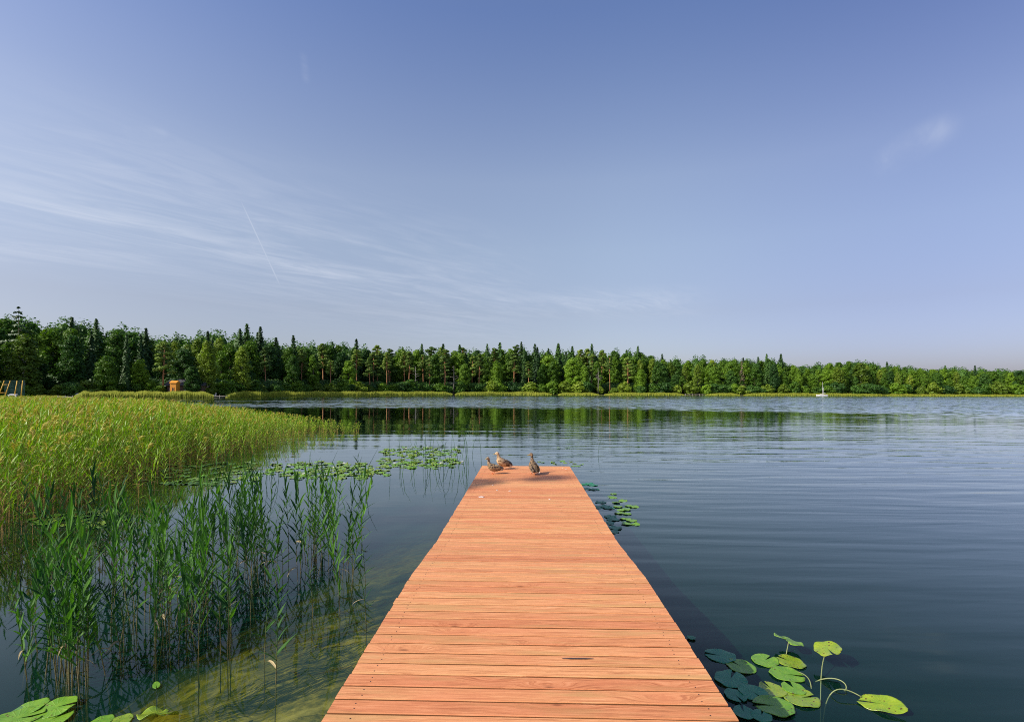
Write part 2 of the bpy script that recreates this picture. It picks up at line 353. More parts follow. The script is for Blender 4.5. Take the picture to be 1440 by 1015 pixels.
gl = t.new('ShaderNodeBsdfGlossy'); t.put(gl, 'Color', (0.94, 0.98, 0.96, 1)); gl.inputs['Roughness'].default_value = 0.03; t.l.new(WN, gl.inputs['Normal'])
tp = t.new('ShaderNodeBsdfTransparent'); t.put(tp, 0, (0.93, 0.97, 0.95, 1))
df = t.new('ShaderNodeBsdfDiffuse'); t.put(df, 0, (0.012, 0.120, 0.080, 1))
mk = t.new('ShaderNodeMixShader'); mk.inputs[0].default_value = 0.13; t.l.new(tp.outputs[0], mk.inputs[1]); t.l.new(df.outputs[0], mk.inputs[2])
ms = t.new('ShaderNodeMixShader'); t.l.new(FR, ms.inputs[0]); t.l.new(mk.outputs[0], ms.inputs[1]); t.l.new(gl.outputs[0], ms.inputs[2])
t.l.new(ms.outputs[0], out.inputs[0])
va = t.new('ShaderNodeVolumeAbsorption'); t.put(va, 0, (0.76, 0.77, 0.28, 1)); va.inputs['Density'].default_value = 0.9
t.l.new(va.outputs[0], out.inputs[1])
g = G(); n = 180; Rw = 700
ring = [(Rw * math.sin(2 * math.pi * q / n), Rw * math.cos(2 * math.pi * q / n)) for q in range(n)]
g.V = [(x, y, 0) for x, y in ring] + [(x, y, -6) for x, y in ring]
g.F = [tuple(range(n - 1, -1, -1)), tuple(range(n, 2 * n))] + [(q, (q + 1) % n, n + (q + 1) % n, n + q) for q in range(n)]
g.M = [0] * len(g.F)
tag(obj('water', g.mesh('water', wm)), kind='structure')

# ------------------------------------------------------------------ dock
DROT = -0.0245
dock = empty('dock', (0.03, 0, 0), DROT, 'long reddish wooden jetty of crosswise planks running out over the lake', 'dock')
DX = 0.004
def deck_z(s):
    return float(np.interp(s, [-8, 4.4, 5.7, 11.8, 14], [0.71, 0.71, 0.625, 0.56, 0.53]))
HWD = 1.0; pitch = 0.1175; gap = 0.012; TH = 0.032; S1 = 11.78
rs = R(7)
def plank_mesh(seed):
    r = R(seed); g = G(); hw = (pitch - gap) / 2 + r.uniform(-0.0007, 0.0007)
    e0 = -HWD - r.uniform(0, 0.007); e1 = HWD + r.uniform(0, 0.007); bv = 0.0045
    prof = [(-hw, 0), (-hw, TH - bv), (-hw + bv * 0.4, TH - bv * 0.35), (-hw + bv, TH), (hw - bv, TH), (hw - bv * 0.4, TH - bv * 0.35), (hw, TH - bv), (hw, 0)]
    xs = np.linspace(e0, e1, 9); n = len(prof); V = []; cup = r.uniform(-0.0012, 0.0012); wob = r.uniform(-0.0016, 0.0016)
    for k, x in enumerate(xs):
        dz = cup * math.sin(x * 2.1 + seed) ; dy = wob * math.sin(x * 1.3 + seed * 2)
        V += [(x, y + dy, z + dz) for y, z in prof]
    Fc = [(k * n + j, (k + 1) * n + j, (k + 1) * n + (j + 1) % n, k * n + (j + 1) % n) for k in range(8) for j in range(n)]
    Fc += [tuple(range(n)), tuple(8 * n + j for j in range(n - 1, -1, -1))]
    g.add(V, Fc, 0)
    for q_ in range(len(Fc)):
        if q_ < 8 * n and q_ % n in (0, n - 2, n - 1): g.M[q_] = 2
    for sx in (-0.88, 0.88):
        for sy in (-0.026, 0.026):
            cx, cy = sx + r.uniform(-0.012, 0.012), sy + r.uniform(-0.008, 0.008); q = 8
            g.add([(cx + 0.0032 * math.cos(a), cy + 0.0032 * math.sin(a), TH + 0.0016) for a in [2 * math.pi * k / q for k in range(q)]] +
                  [(cx + 0.0032 * math.cos(a), cy + 0.0032 * math.sin(a), TH - 0.003) for a in [2 * math.pi * k / q for k in range(q)]],
                  [tuple(range(q))] + [(k, (k + 1) % q, q + (k + 1) % q, q + k) for k in range(q)], 1)
    return g.mesh('plank', [M['wood'], M['screw'], M['wood_edge']])
s = S1; k = 0
while s > 1.35:
    z = deck_z(s); sl = math.atan2(deck_z(s + 0.06) - deck_z(s - 0.06), 0.12)
    o = obj('plank', plank_mesh(k), dock, (DX + rs.uniform(-0.003, 0.003), s - pitch / 2, z - TH + rs.uniform(-0.0008, 0.0008)), (sl, 0, rs.uniform(-0.0006, 0.0006)))
    s -= pitch; k += 1
gb = G()
while s > -5.5:
    gb.box(DX - HWD, DX + HWD, s - pitch + gap, s, 0.71 - TH, 0.71); s -= pitch
tag(obj('decking', gb.mesh('decking', M['wood']), dock), kind='stuff')
for sx in (-0.93, 0.0, 0.93):
    g = G(); ss = [-5.5, 4.4, 5.7, S1 - 0.02]
    V = []
    for q in ss:
        zt = deck_z(q) - TH - 0.002
        for dx, dz in ((-0.035, 0), (0.035, 0), (0.035, -0.16), (-0.035, -0.16)): V.append((DX + sx + dx, q, zt + dz))
    Fc = [(a * 4 + j, a * 4 + (j + 1) % 4, a * 4 + 4 + (j + 1) % 4, a * 4 + 4 + j) for a in range(3) for j in range(4)] + [(3, 2, 1, 0), (12, 13, 14, 15)]
    g.add(V, Fc); obj('beam', g.mesh('beam', M['beam']), dock)
for q in (0.5, 3.0, 5.6, 8.4, 11.2):
    for sx in (-0.80, 0.80):
        g = G(); g.tube([(DX + sx, q, -5.7), (DX + sx, q, deck_z(q) - TH - 0.01)], 0.07, 12); obj('post', g.mesh('post', M['beam'], True), dock)
    g = G(); g.box(DX - 0.88, DX + 0.88, q + 0.08, q + 0.15, deck_z(q) - TH - 0.33, deck_z(q) - TH - 0.17); obj('cross_beam', g.mesh('cross_beam', M['beam']), dock)
# long dark split near the middle of one plank, and pale droppings near the end
def dock_pt(x, y):
    p = at(x, y, 0.62)
    for _ in range(4):
        d = p - Vector((0.03, 0, 0)); sl = math.cos(-DROT) * d.y - math.sin(-DROT) * -0 + 0
        p = at(x, y, deck_z(p.y))
    return p
g = G()
a = at(790, 926, 0.71); r = R(3); V = []; nseg = 16
for k in range(nseg + 1):
    xx = a.x + 0.19 * k / nseg; wd = 0.006 * math.sin(math.pi * k / nseg) + 0.0008 + r.uniform(0, 0.002)
    V += [(xx, a.y - wd, 0.7135), (xx, a.y + wd, 0.7135)]
g.add([(v[0], v[1], v[2]) for v in V], [(2 * k, 2 * k + 2, 2 * k + 3, 2 * k + 1) for k in range(nseg)])
o = obj('wood_split', g.mesh('wood_split', M['screw'])); o.parent = dock; o.matrix_parent_inverse = dock.matrix_basis.inverted()
for k, (x, y, rr) in enumerate([(693, 682, 0.012), (717, 690, 0.022), (677, 698.5, 0.045), (773, 702, 0.014), (791, 658, 0.014), (796, 659.5, 0.014), (699, 689, 0.012)]):
    p = dock_pt(x, y); r = R(k + 40); q = 14; g = G()
    top = [(rr * (1 + r.uniform(-.3, .3)) * math.cos(2 * math.pi * j / q), rr * 0.6 * (1 + r.uniform(-.3, .3)) * math.sin(2 * math.pi * j / q), 0.0035) for j in range(q)]
    g.add(top + [(v[0] * 1.1, v[1] * 1.1, 0) for v in top], [tuple(range(q))] + [(q + j, q + (j + 1) % q, (j + 1) % q, j) for j in range(q)])
    o = obj('bird_dropping', g.mesh('bird_dropping', M['drop'])); o.location = (p.x, p.y, deck_z(p.y) + 0.001)
    o['label'] = ['small white bird dropping left of the middle, nearest the leftmost duck', 'pale streak of bird dropping in the centre left of the far deck', 'long white bird dropping close to the left edge of the deck',
                  'small pale bird dropping alone right of the deck centre', 'white bird dropping at the far end, left one of two at the right corner', 'white bird dropping at the far end, right one of two at the right corner',
                  'faint small bird dropping just left of the pale streak'][k]; o['category'] = 'bird dropping'; o['group'] = 'bird droppings on the deck'

# ------------------------------------------------------------------ tree builders (height 1 unit = metres, scaled per copy)
def quads(Pn, Nn, size, rs, asp=1.0):
    """leaf clump faces at points Pn facing Nn"""
    n = len(Pn); a = np.cross(Nn, rs.normal(size=(n, 3))); a /= np.linalg.norm(a, axis=1, keepdims=True) + 1e-9
    b = np.cross(Nn, a); b /= np.linalg.norm(b, axis=1, keepdims=True) + 1e-9
    sz = (size * rs.uniform(0.6, 1.4, n))[:, None]
    V = np.stack([Pn - a * sz * asp, Pn - b * sz * 0.62, Pn + a * sz * asp, Pn + b * sz * 0.62], 1).reshape(-1, 3)
    Fc = np.arange(4 * n).reshape(-1, 4); return V, Fc
def ico(sub=1):
    import bmesh
    bm = bmesh.new(); bmesh.ops.create_icosphere(bm, subdivisions=sub, radius=1); V = np.array([v.co[:] for v in bm.verts]); Fc = [[v.index for v in f.verts] for f in bm.faces]; bm.free(); return V, Fc
ICO = ico(2)
def cat(parts):
    Vs, Fs, b = [], [], 0
    for V, Fc in parts:
        Vs.append(np.asarray(V)); Fs += [[i + b for i in f] for f in (Fc.tolist() if isinstance(Fc, np.ndarray) else Fc)]; b += len(V)
    return np.concatenate(Vs), Fs
def broad(seed, H=18.0, W=8.0, base=0.10, nl=18, nleaf=5200, size=0.27, mat='broad', droop=False, bark='bark'):
    rs = R(seed); lobes = []; W = W * .86; nl = int(nl * 1.7) if H > 5 else nl
    for k in range(nl):
        u = base + (1 - base) * (k + 0.5) / nl; zc = H * (u * 0.86 + 0.04)
        prof = math.sin(math.pi * min(1, max(0.02, (u - base * 0.3) * 0.83 + 0.17))) ** 0.7
        a = k * 2.4 + rs.uniform(-.6, .6); rad = W / 2 * prof * rs.uniform(0.35, 0.72) * (0.2 if k >= nl - 1 else 1)
        lr = W * (rs.uniform(0.11, 0.21) if H > 5 else rs.uniform(.15, .26)) * (0.65 + 0.5 * prof)
        lobes.append((np.array([rad * math.cos(a), rad * math.sin(a), zc]), lr, lr * rs.uniform(0.7, 1.0)))
    parts = []; tw = sum(l[1] ** 2 for l in lobes)
    for c, lr, lz in lobes:
        n = int(nleaf * lr ** 2 / tw); d = rs.normal(size=(n, 3)); d /= np.linalg.norm(d, axis=1, keepdims=True); d[:, 2] = np.abs(d[:, 2]) * np.where(rs.rand(n) < .75, 1, -1)
        sc = np.array([lr, lr, lz]); bump = 1 + 0.28 * rs.normal(size=(n, 1)) * 0.55
        Pn = c + d * sc * bump
        if droop: Pn[:, 2] -= np.abs(rs.normal(size=n)) * lr * 0.5
        Nn = d + 0.55 * rs.normal(size=(n, 3)); Nn /= np.linalg.norm(Nn, axis=1, keepdims=True)
        parts.append(quads(Pn, Nn, size, rs))
        v = ICO[0].copy(); v = v * (1 + 0.18 * np.sin(v[:, :1] * 7 + seed) * np.cos(v[:, 1:2] * 6)) * sc * 0.62 + c
        parts.append((v, ICO[1]))
    V, Fc = cat(parts)
    g = G(); lean = rs.uniform(-.3, .3)
    g.tube([(0, 0, -0.4), (lean * .3, 0, H * 0.3), (lean, lean * .5, H * 0.62), (lean, lean, H * 0.88)], [H * 0.016, H * 0.012, H * 0.008, H * 0.002], 8)
    for c, lr, lz in lobes[2:-1:2]:
        zb = c[2] - lr * 0.9; g.tube([(lean * .4, 0, max(H * .1, zb - H * 0.08)), (c[0] * .5, c[1] * .5, zb), tuple(c)], [H * 0.006, H * 0.004, 0.02], 5)
    return mesh('crown', V, Fc, M[mat]), g.mesh('trunk', M[bark], True)
def conifer(seed, H=20.0, W=5.5, base=0.08, tiers=44, mat='spruce', bark='bark', sparse=1.0):
    rs = R(seed); Ps, Ns, parts = [], [], []
    for k in range(tiers):
        u = k / (tiers - 1); z = H * (base + (1 - base) * u ** 0.92)
        L = W / 2 * (1 - u) ** 0.8 * rs.uniform(0.78, 1.12) + 0.18
        nb = int((6 if u < .7 else 5) * sparse + 1.5)
        for q in range(nb):
            a = 2 * math.pi * (q + rs.rand()) / nb; Lb = L * rs.uniform(0.65, 1.15); m = max(3, int(Lb * 6.5))
            tt = np.linspace(0.12, 1, m); dr = 0.34 * Lb
            x = np.cos(a) * tt * Lb; y = np.sin(a) * tt * Lb; zz = z + rs.uniform(-.35, .35) * (1 - u) - dr * tt ** 1.4 + 0.14 * Lb * tt ** 4
            wdt = 0.32 * Lb * (1 - tt * 0.8)
            off = rs.uniform(-1, 1, m) * wdt
            Pn = np.stack([x - np.sin(a) * off, y + np.cos(a) * off, zz - rs.rand(m) * 0.18], 1)
            Ps.append(Pn); Nn = np.stack([np.cos(a) * .8 + rs.normal(size=m) * .4, np.sin(a) * .8 + rs.normal(size=m) * .4, np.full(m, 0.6)], 1); Ns.append(Nn)
    Pn = np.concatenate(Ps); Nn = np.concatenate(Ns); Nn /= np.linalg.norm(Nn, axis=1, keepdims=True)
    parts.append(quads(Pn, Nn, 0.33, rs, 1.1))
    if sparse >= 0.9:
        n = 9; V = [(0.30 * W * (1 - u) * math.cos(2 * math.pi * q / n) + 0.02, 0.30 * W * (1 - u) * math.sin(2 * math.pi * q / n), H * (base + .02 + (0.93 - base) * u)) for u in (0, .33, .66, 1) for q in range(n)]
        parts.append((np.array(V), [[a * n + q, a * n + (q + 1) % n, a * n + n + (q + 1) % n, a * n + n + q] for a in range(3) for q in range(n)]))
    V, Fc = cat(parts)
    g = G(); g.tube([(0, 0, -0.4), (0, 0, H * 0.5), (0, 0, H * 1.0)], [H * 0.013, H * 0.008, 0.02], 8)
    if sparse < 0.9:
        for k in range(22):
            z = H * rs.uniform(0.2, 0.97); a = rs.uniform(0, 6.28); L = W / 2 * (1.1 - z / H); g.tube([(0, 0, z), (L * .6 * math.cos(a), L * .6 * math.sin(a), z - L * .1), (L * math.cos(a), L * math.sin(a), z + L * .1)], [0.05, 0.035, 0.01], 4)
    return mesh('crown', V, Fc, M[mat]), g.mesh('trunk', M[bark], True)
def pine(seed, H=20.0, W=6.0, base=0.5, mat='pine'):
    rs = R(seed); parts = []; g = G(); lx, ly = rs.uniform(-.5, .5, 2)
    g.tube([(0, 0, -0.4), (lx * .3, ly * .3, H * .35), (lx, ly, H * .7), (lx * 1.1, ly, H * .95)], [H * 0.014, H * 0.011, H * 0.008, 0.04], 8)
    nl = 17
    for k in range(nl):
        u = (k + .5) / nl; z = H * (base + (0.97 - base) * u); a = k * 2.4 + rs.uniform(-.7, .7)
        rad = W / 2 * (0.95 - 0.6 * u) * rs.uniform(0.45, 1.0) * (0.15 if k == nl - 1 else 1); lr = W * rs.uniform(0.13, 0.22) * (1.15 - .4 * u)
        c = np.array([lx + rad * math.cos(a), ly + rad * math.sin(a), z]); n = 190
        d = rs.normal(size=(n, 3)); d /= np.linalg.norm(d, axis=1, keepdims=True)
        Pn = c + d * np.array([lr, lr, lr * .5]) * rs.uniform(0.6, 1.15, (n, 1)); Nn = d + rs.normal(size=(n, 3)) * .6 + np.array([0, 0, .4]); Nn /= np.linalg.norm(Nn, axis=1, keepdims=True)
        parts.append(quads(Pn, Nn, 0.27, rs, 1.1)); parts.append((ICO[0] * np.array([lr, lr, lr * .5]) * .55 + c, ICO[1]))
        g.tube([(lx * .9, ly * .9, z - lr * .8), tuple(c)], [0.09, 0.03], 5)
    V, Fc = cat(parts); return mesh('crown', V, Fc, M[mat]), g.mesh('trunk', M['bark_pine'], True)
def bush(seed, H=3.0, W=4.0, mat='broad', nleaf=1300, size=0.2):
    return broad(seed, H, W, 0.02, 9, nleaf, size, mat)
KIND = {
 'broad': [(broad(11, 18, 9), 18), (broad(12, 18, 8, nl=20), 18), (broad(13, 18, 10.5, nl=24, nleaf=6200), 18), (broad(14, 18, 7.5, nl=16), 18), (broad(15, 18, 9, .2), 18)],
 'dark': [(broad(21, 18, 9, mat='broad_dark'), 18), (broad(22, 18, 8, nl=20, mat='broad_dark'), 18), (broad(23, 18, 10, nl=22, mat='broad_dark'), 18)],
 'birch': [(broad(31, 18, 6, .15, 22, 4200, .25, 'birch', True, 'bark_birch'), 18), (broad(32, 18, 6.6, .2, 20, 4000, .25, 'birch', True, 'bark_birch'), 18)],
 'spruce': [(conifer(41), 20), (conifer(42, W=4.6), 20), (conifer(43, W=6.5, tiers=40), 20)],
 'pine': [(pine(51), 20), (pine(52, W=7, base=.42), 20), (pine(53, W=5.2, base=.58), 20)],
 'bush': [(bush(61), 3), (bush(62, 3, 3.4, 'birch'), 3), (bush(63, 3, 4.6, 'broad_dark'), 3)],
 'dead_spruce': [(conifer(71, 18, 4.2, .12, 18, 'dead', 'bark_dead', .5), 18)],
 'ragged': [(conifer(72, 20, 9.5, .3, 14, 'spruce', 'bark', .62), 20)],
}
NAMES = {'broad': ('broadleaf_tree', 'broadleaf tree'), 'dark': ('broadleaf_tree', 'broadleaf tree'), 'birch': ('birch_tree', 'birch'), 'spruce': ('spruce_tree', 'spruce'),
         'pine': ('pine_tree', 'pine'), 'bush': ('bush', 'bush'), 'dead_spruce': ('dead_spruce_tree', 'dead tree'), 'ragged': ('spruce_tree', 'spruce')}
TREES = []
first_used = {}
def tree(kind, var, p, H, rz, wide=1.0, label=None, row=''):
    (cm, tm), h0 = KIND[kind][var % len(KIND[kind])]; s = H / h0
    nm, catg = NAMES[kind]
    o = empty(nm, p, rz, label, catg); o.scale = (s * wide, s * wide, s)
    obj('trunk', tm, o); obj('crown', cm, o)
    TREES.append(dict(o=o, kind=kind, px=CX + F * p[0] / p[1] if p[1] > 0 else -999, H=H, row=row, own=bool(label)))
    return o
PROF = [(-200, 440), (0, 444), (12, 440), (40, 452), (60, 454), (100, 449), (118, 452), (140, 456), (190, 458), (210, 471), (230, 474), (290, 466), (320, 466), (350, 464), (370, 478), (400, 478), (430, 483), (450, 482), (485, 482),
        (520, 487), (560, 489), (600, 489), (650, 491), (690, 489), (720, 485), (760, 488), (800, 489), (840, 489), (880, 491), (900, 494), (925, 501), (940, 504), (960, 503), (1000, 501), (1030, 504),
        (1060, 503), (1080, 501), (1100, 509), (1130, 513), (1170, 508), (1210, 506), (1240, 513), (1300, 516), (1350, 516), (1400, 519), (1440, 521), (1700, 525)]
def prof(x): return float(np.interp(x, [p[0] for p in PROF], [p[1] for p in PROF]))
def H_for(x, ytop, depth): return (hz(x) - ytop) * depth / F + EYE - 0.5
def place(kind, var, x, extra, ytop, rz=0.0, wide=1.0, label=None, row=''):
    d = shore_depth(x) + extra; p = Vector(((x - CX) / F * d, d, 0)); p.z = float(ground_z(np.array(p.x), np.array(p.y))) - 0.1
    return tree(kind, var, p, max(1.5, (hz(x) - ytop) * d / F + EYE - p.z), rz, wide, label, row)
rs = R(101)
MIX = lambda x: (['dark', 'dark', 'dark', 'spruce', 'dark', 'broad'] if x < 200 else ['dark', 'broad', 'pine', 'spruce', 'birch', 'broad'] if x < 430 else ['pine', 'broad', 'pine', 'dark', 'pine', 'broad'] if x < 680
                 else ['broad', 'broad', 'spruce', 'pine', 'broad', 'pine'] if x < 900 else ['broad', 'broad', 'spruce', 'dark', 'broad', 'birch'] if x < 1110 else ['broad', 'broad', 'birch', 'dark', 'broad', 'broad'])
def row(name, extra, step_m, lo, hi, x0=-70, x1=1510, broad_only=False, jit=3.0):
    x = x0
    while x < x1:
        d = shore_depth(x) + extra; st = step_m * F / d
        hor = hz(x); top = hor - (hor - prof(x)) * rs.uniform(lo, hi)
        ch = MIX(x); kd = ch[rs.randint(len(ch))]
        if broad_only and kd in ('spruce',): kd = 'broad'
        xx = x + rs.uniform(-.2, .2) * st
        if name == 'front' and 440 < x < 730 and rs.rand() < .30: kd = 'pine'; top = hor - (hor - prof(x)) * rs.uniform(.8, .95)
        if not (name == 'front' and 225 < xx < 300): place(kd, rs.randint(9), xx, extra + rs.uniform(-jit, jit), top, rs.uniform(0, 6.28), rs.uniform(.85, 1.2), row=name)
        x += st * rs.uniform(.8, 1.2)
row('front', 9, 7.0, 0.50, 0.88, broad_only=True, jit=2.5)
row('middle', 18, 6.2, 0.84, 1.01, jit=3)
row('back', 30, 6.4, 0.96, 1.07, jit=4)
# spire-topped spruces and other crowns that break the skyline, read off the photograph
for k, (x, y) in enumerate([(135, 450), (188, 452), (205, 459), (292, 464), (318, 459), (347, 456), (366, 461), (375, 470), (388, 472), (412, 470), (485, 471), (467, 481), (501, 478), (538, 485), (566, 486), (593, 482), (603, 491), (623, 484),
                            (646, 486), (675, 484), (685, 481), (703, 480), (715, 480), (733, 481), (752, 485), (762, 485), (771, 487), (785, 481), (800, 486), (832, 484), (897, 488), (918, 497), (931, 495), (943, 504), (980, 498), (1018, 504),
                            (1045, 504), (1058, 499), (1066, 499), (1078, 496), (1087, 498), (1098, 498), (1247, 510), (1295, 511), (1329, 511), (1371, 512), (1380, 514)]):
    if k % 3 == 1: continue
    place('spruce', k, x, 22 + (k * 7) % 9, y - 1 + (k * 5) % 6, k * 1.3, 0.95 + 0.35 * ((k * 37) % 10) / 10, row='spire')
place('ragged', 0, 26, 16, 432, 0.4, 1.0, 'ragged tall spruce with open branches sticking out above the forest at far left', 'own')
place('birch', 1, 34, 5, 463, 0.4, 1.5, 'conical lighter green tree standing behind the yellow climbing frame', 'own')
place('broad', 2, 150, 3.5, 496, 1.0, 1.1, 'low rounded green tree at the shore, left of the bare dark trunk', 'own')
place('spruce', 0, 178, 6, 470, 1.0, 0.85, 'dark spruce with a long bare trunk right of the low rounded tree', 'own')
place('pine', 1, 229, 5, 478, 0.7, 1.1, 'spreading pine with an orange trunk just left of the orange kiosk', 'own')
place('birch', 0, 291, 4.5, 472, 2.0, 1.2, 'yellow green birch right of the orange kiosk', 'own')
place('birch', 1, 340, 4.5, 482, 0.0, 1.2, 'pale green birch near the water, second tree right of the kiosk birch', 'own')
place('dark', 1, 270, 2.4, 512, 1.0, 1.5, 'low dark tree drooping over the brown cabin right of the orange kiosk', 'own')
place('dark', 0, 258, 9, 486, 2.0, 1.2, 'dark broadleaf tree rising directly above the orange kiosk', 'own')
place('dead_spruce', 0, 1043, 8, 508, 0.0, 1.2, 'brown dead conifer among green trees, left of the white sailboat', 'own')
place('birch', 1, 1210, 9, 506, 3.0, 1.7, 'large pale green rounded tree, tallest one right of the white sailboat', 'own')
place('birch', 0, 1178, 6, 512, 1.0, 1.5, 'yellowish broad tree just right of the white sailboat', 'own')
# bleached dead trees with bare limbs
def dead_tree(x, ytop, extra, label, seed):
    d = shore_depth(x) + extra; p = Vector(((x - CX) / F * d, d, 0)); p.z = float(ground_z(np.array(p.x), np.array(p.y)))
    H = (hz(x) - ytop) * d / F + EYE; r = R(seed); g = G(); g.tube([(0, 0, -.3), (.1, 0, H * .5), (0, .1, H)], [0.22, 0.15, 0.04], 8)
    o = empty('dead_tree', p, 0, label, 'dead tree'); obj('trunk', g.mesh('trunk', M['bark_dead'], True), o)
    for k in range(11):
        z = H * r.uniform(.3, .95); sgn = 1 if k % 2 else -1; L = H * r.uniform(.12, .3) * (1.2 - z / H); g = G()
        g.tube([(0.05, 0, z), (sgn * L * .5, r.uniform(-.6, .6), z + L * .25), (sgn * L, r.uniform(-1, 1), z + L * r.uniform(.05, .7))], [0.09, 0.06, 0.03], 5)
        obj('branch', g.mesh('branch', M['bark_dead'], True), o)
dead_tree(638, 516, 4, 'bleached dead tree with bare crooked branches at the middle of the far shore', 1)
dead_tree(841, 519, 4, 'tall bare grey dead trunk on the far shore right of the dock end', 2)
dead_tree(584, 517, 5, 'thin pale bare trunk left of the crooked dead tree', 5)
rs = R(77)
x = -60
while x < 1500:
    if not 228 < x < 292:
        place('bush', rs.randint(3), x, rs.uniform(2.5, 6), hz(x) - rs.uniform(4, 14), rs.uniform(0, 6), rs.uniform(.9, 1.5), row='shore')
    x += rs.uniform(9, 22) * (1.3 if x < 350 else 1)
# forest floor undergrowth and the closed wood behind, one mass
def forest_mass(name, extra, hfrac, step_px, seed, mat, x0=-140, x1=1600):
    rs = R(seed); parts = []; x = x0
    while x < x1:
        d = shore_depth(x) + extra + rs.uniform(-3, 3); X = (x - CX) / F * d; zg = float(ground_z(np.array(X), np.array(d))); H = ((hz(x) - prof(x)) * hfrac * rs.uniform(.85, 1.05)) * d / F + EYE
        W = rs.uniform(5, 8); n = 900
        dd = rs.normal(size=(n, 3)); dd /= np.linalg.norm(dd, axis=1, keepdims=True); c = np.array([X, d, zg + H * .5]); sc = np.array([W * .55, W * .5, H * .5])
        Pn = c + dd * sc * rs.uniform(.85, 1.1, (n, 1)); Nn = dd + rs.normal(size=(n, 3)) * .5; Nn /= np.linalg.norm(Nn, axis=1, keepdims=True)
        parts.append(quads(Pn, Nn, 0.38, rs)); parts.append((ICO[0] * sc * .9 + c, ICO[1])); x += step_px * rs.uniform(.8, 1.2)
    V, Fc = cat(parts); return tag(obj(name, mesh(name, V, Fc, M[mat])), 'dense dark wood closing the view behind the shoreline trees' if hfrac > .5 else 'low dark undergrowth under the trees along the far shore', 'forest' if hfrac > .5 else 'undergrowth', kind='stuff')
forest_mass('distant_forest', 36, 0.93, 9, 5, 'broad_dark')
forest_mass('undergrowth', 13, 0.16, 14, 6, 'spruce')

# ------------------------------------------------------------------ reed generators
def ribbon(p0, dirv, length, width, droop, nseg=5, twist=0.0):
    """arching leaf blade, slightly folded"""
    dirv = Vector(dirv).normalized(); side = dirv.cross(Vector((0, 0, 1)))
    side = side.normalized() if side.length > 1e-3 else Vector((1, 0, 0)); side.rotate(Matrix.Rotation(twist, 3, dirv))
    p = Vector(p0); V = []; d = dirv.copy()
    for k in range(nseg + 1):
        u = k / nseg; wd = width * (0.55 + 1.6 * u) if u < .28 else width * (1 - ((u - .28) / .72) ** 1.6)
        wd = max(wd, 0.0006) * .5; up = side.cross(d).normalized()
        V += [tuple(p - side * wd + up * wd * .35), tuple(p), tuple(p + side * wd + up * wd * .35)]
        d = (d + Vector((0, 0, -1)) * droop / nseg * (0.3 + u)).normalized(); p = p + d * length / nseg
    Fc = []
    for k in range(nseg): b = 3 * k; Fc += [(b, b + 1, b + 4, b + 3), (b + 1, b + 2, b + 5, b + 4)]
    return V, Fc
def reed_parts(seed, H,  nleaf=9, lean=0.08, under=0.5, leafw=0.018, leafl=0.34, nseg=5, sides=5, dry=1, ulow=0.30):
    r = random.Random(seed); az = r.uniform(0, 6.28); st = G(); lf = G(); dr = G()
    def sp(u): return Vector((math.cos(az) * lean * H * u * u, math.sin(az) * lean * H * u * u, H * u))
    pts = [Vector((0, 0, -under))] + [sp(u) for u in (0, .25, .5, .75, 1)]
    st.tube(pts, [.0038, .0038, .0036, .0032, .0026, .0010], sides)
    a = r.uniform(0, 6.28)
    for k in range(nleaf):
        u = ulow + (0.98 - ulow) * (k + .5) / nleaf; a += math.pi + r.uniform(-.5, .5); el = math.radians(r.uniform(38, 62) + 22 * u)
        d = (math.cos(a) * math.cos(el), math.sin(a) * math.cos(el), math.sin(el)); L = leafl * r.uniform(.7, 1.15) * (1.05 - .35 * u)
        V, Fc = ribbon(sp(u), d, L, leafw * r.uniform(.7, 1.2), r.uniform(.2, 1.1), nseg, r.uniform(-.5, .5)); lf.add(V, Fc)
    for k in range(dry):
        u = r.uniform(.12, .4); a = r.uniform(0, 6.28); V, Fc = ribbon(sp(u), (math.cos(a), math.sin(a), .5), leafl * r.uniform(.6, 1), leafw * .7, 2.2, nseg, r.uniform(-1, 1)); dr.add(V, Fc)
    return st, lf, dr
# reed bed (mass on the left): merged instances of several base reeds
def np_base(seed, H, plume):
    r = random.Random(seed); V = []; Fc = []; Mi = []
    st, lf, dr = reed_parts(seed, H, 10, 0.10, 0.3, 0.026, 0.40, 3, 3, 1, 0.2)
    g = G()
    g.add(st.V, st.F, 0); g.add(lf.V, lf.F, 1); g.add(dr.V, dr.F, 0)
    if plume:
        tip = Vector(st.V[-1]); a = r.uniform(0, 6.28)
        for k in range(7):
            V_, F_ = ribbon(tip + Vector((0, 0, -.03 * k + .03)), (math.cos(a) * .6 + r.uniform(-.35, .35), math.sin(a) * .6 + r.uniform(-.35, .35), 1.1 - .05 * k), r.uniform(.14, .26), .034, 1.8, 2, r.uniform(-1, 1)); g.add(V_, F_, 2)
    return np.array(g.V), [list(f) for f in g.F], g.M
def scatter(name, bases, pts, hs, mats, seed, label, catg, wind=(0.10, 0.05)):
    r = R(seed); VV = []; FF = []; MM = []; b = 0
    for (x, y, z), h in zip(pts, hs):
        V, Fc, Mi = bases[r.randint(len(bases))]; a = r.uniform(0, 6.28); c, s_ = math.cos(a), math.sin(a)
        X = (V[:, 0] * c - V[:, 1] * s_) * (.6 + .4 * h); Y = (V[:, 0] * s_ + V[:, 1] * c) * (.6 + .4 * h); Z = V[:, 2] * h
        q = np.maximum(Z, 0) ** 2 * .35
        VV.append(np.stack([X + x + wind[0] * q, Y + y + wind[1] * q, Z + z], 1)); FF += [[i + b for i in f] for f in Fc]; MM += Mi; b += len(V)
    return tag(obj(name, mesh(name, np.concatenate(VV), FF, mats, MM)), label, catg, kind='stuff')
bases = [np_base(200 + k, 1.0 * 1.9, k % 3 == 0) for k in range(9)]
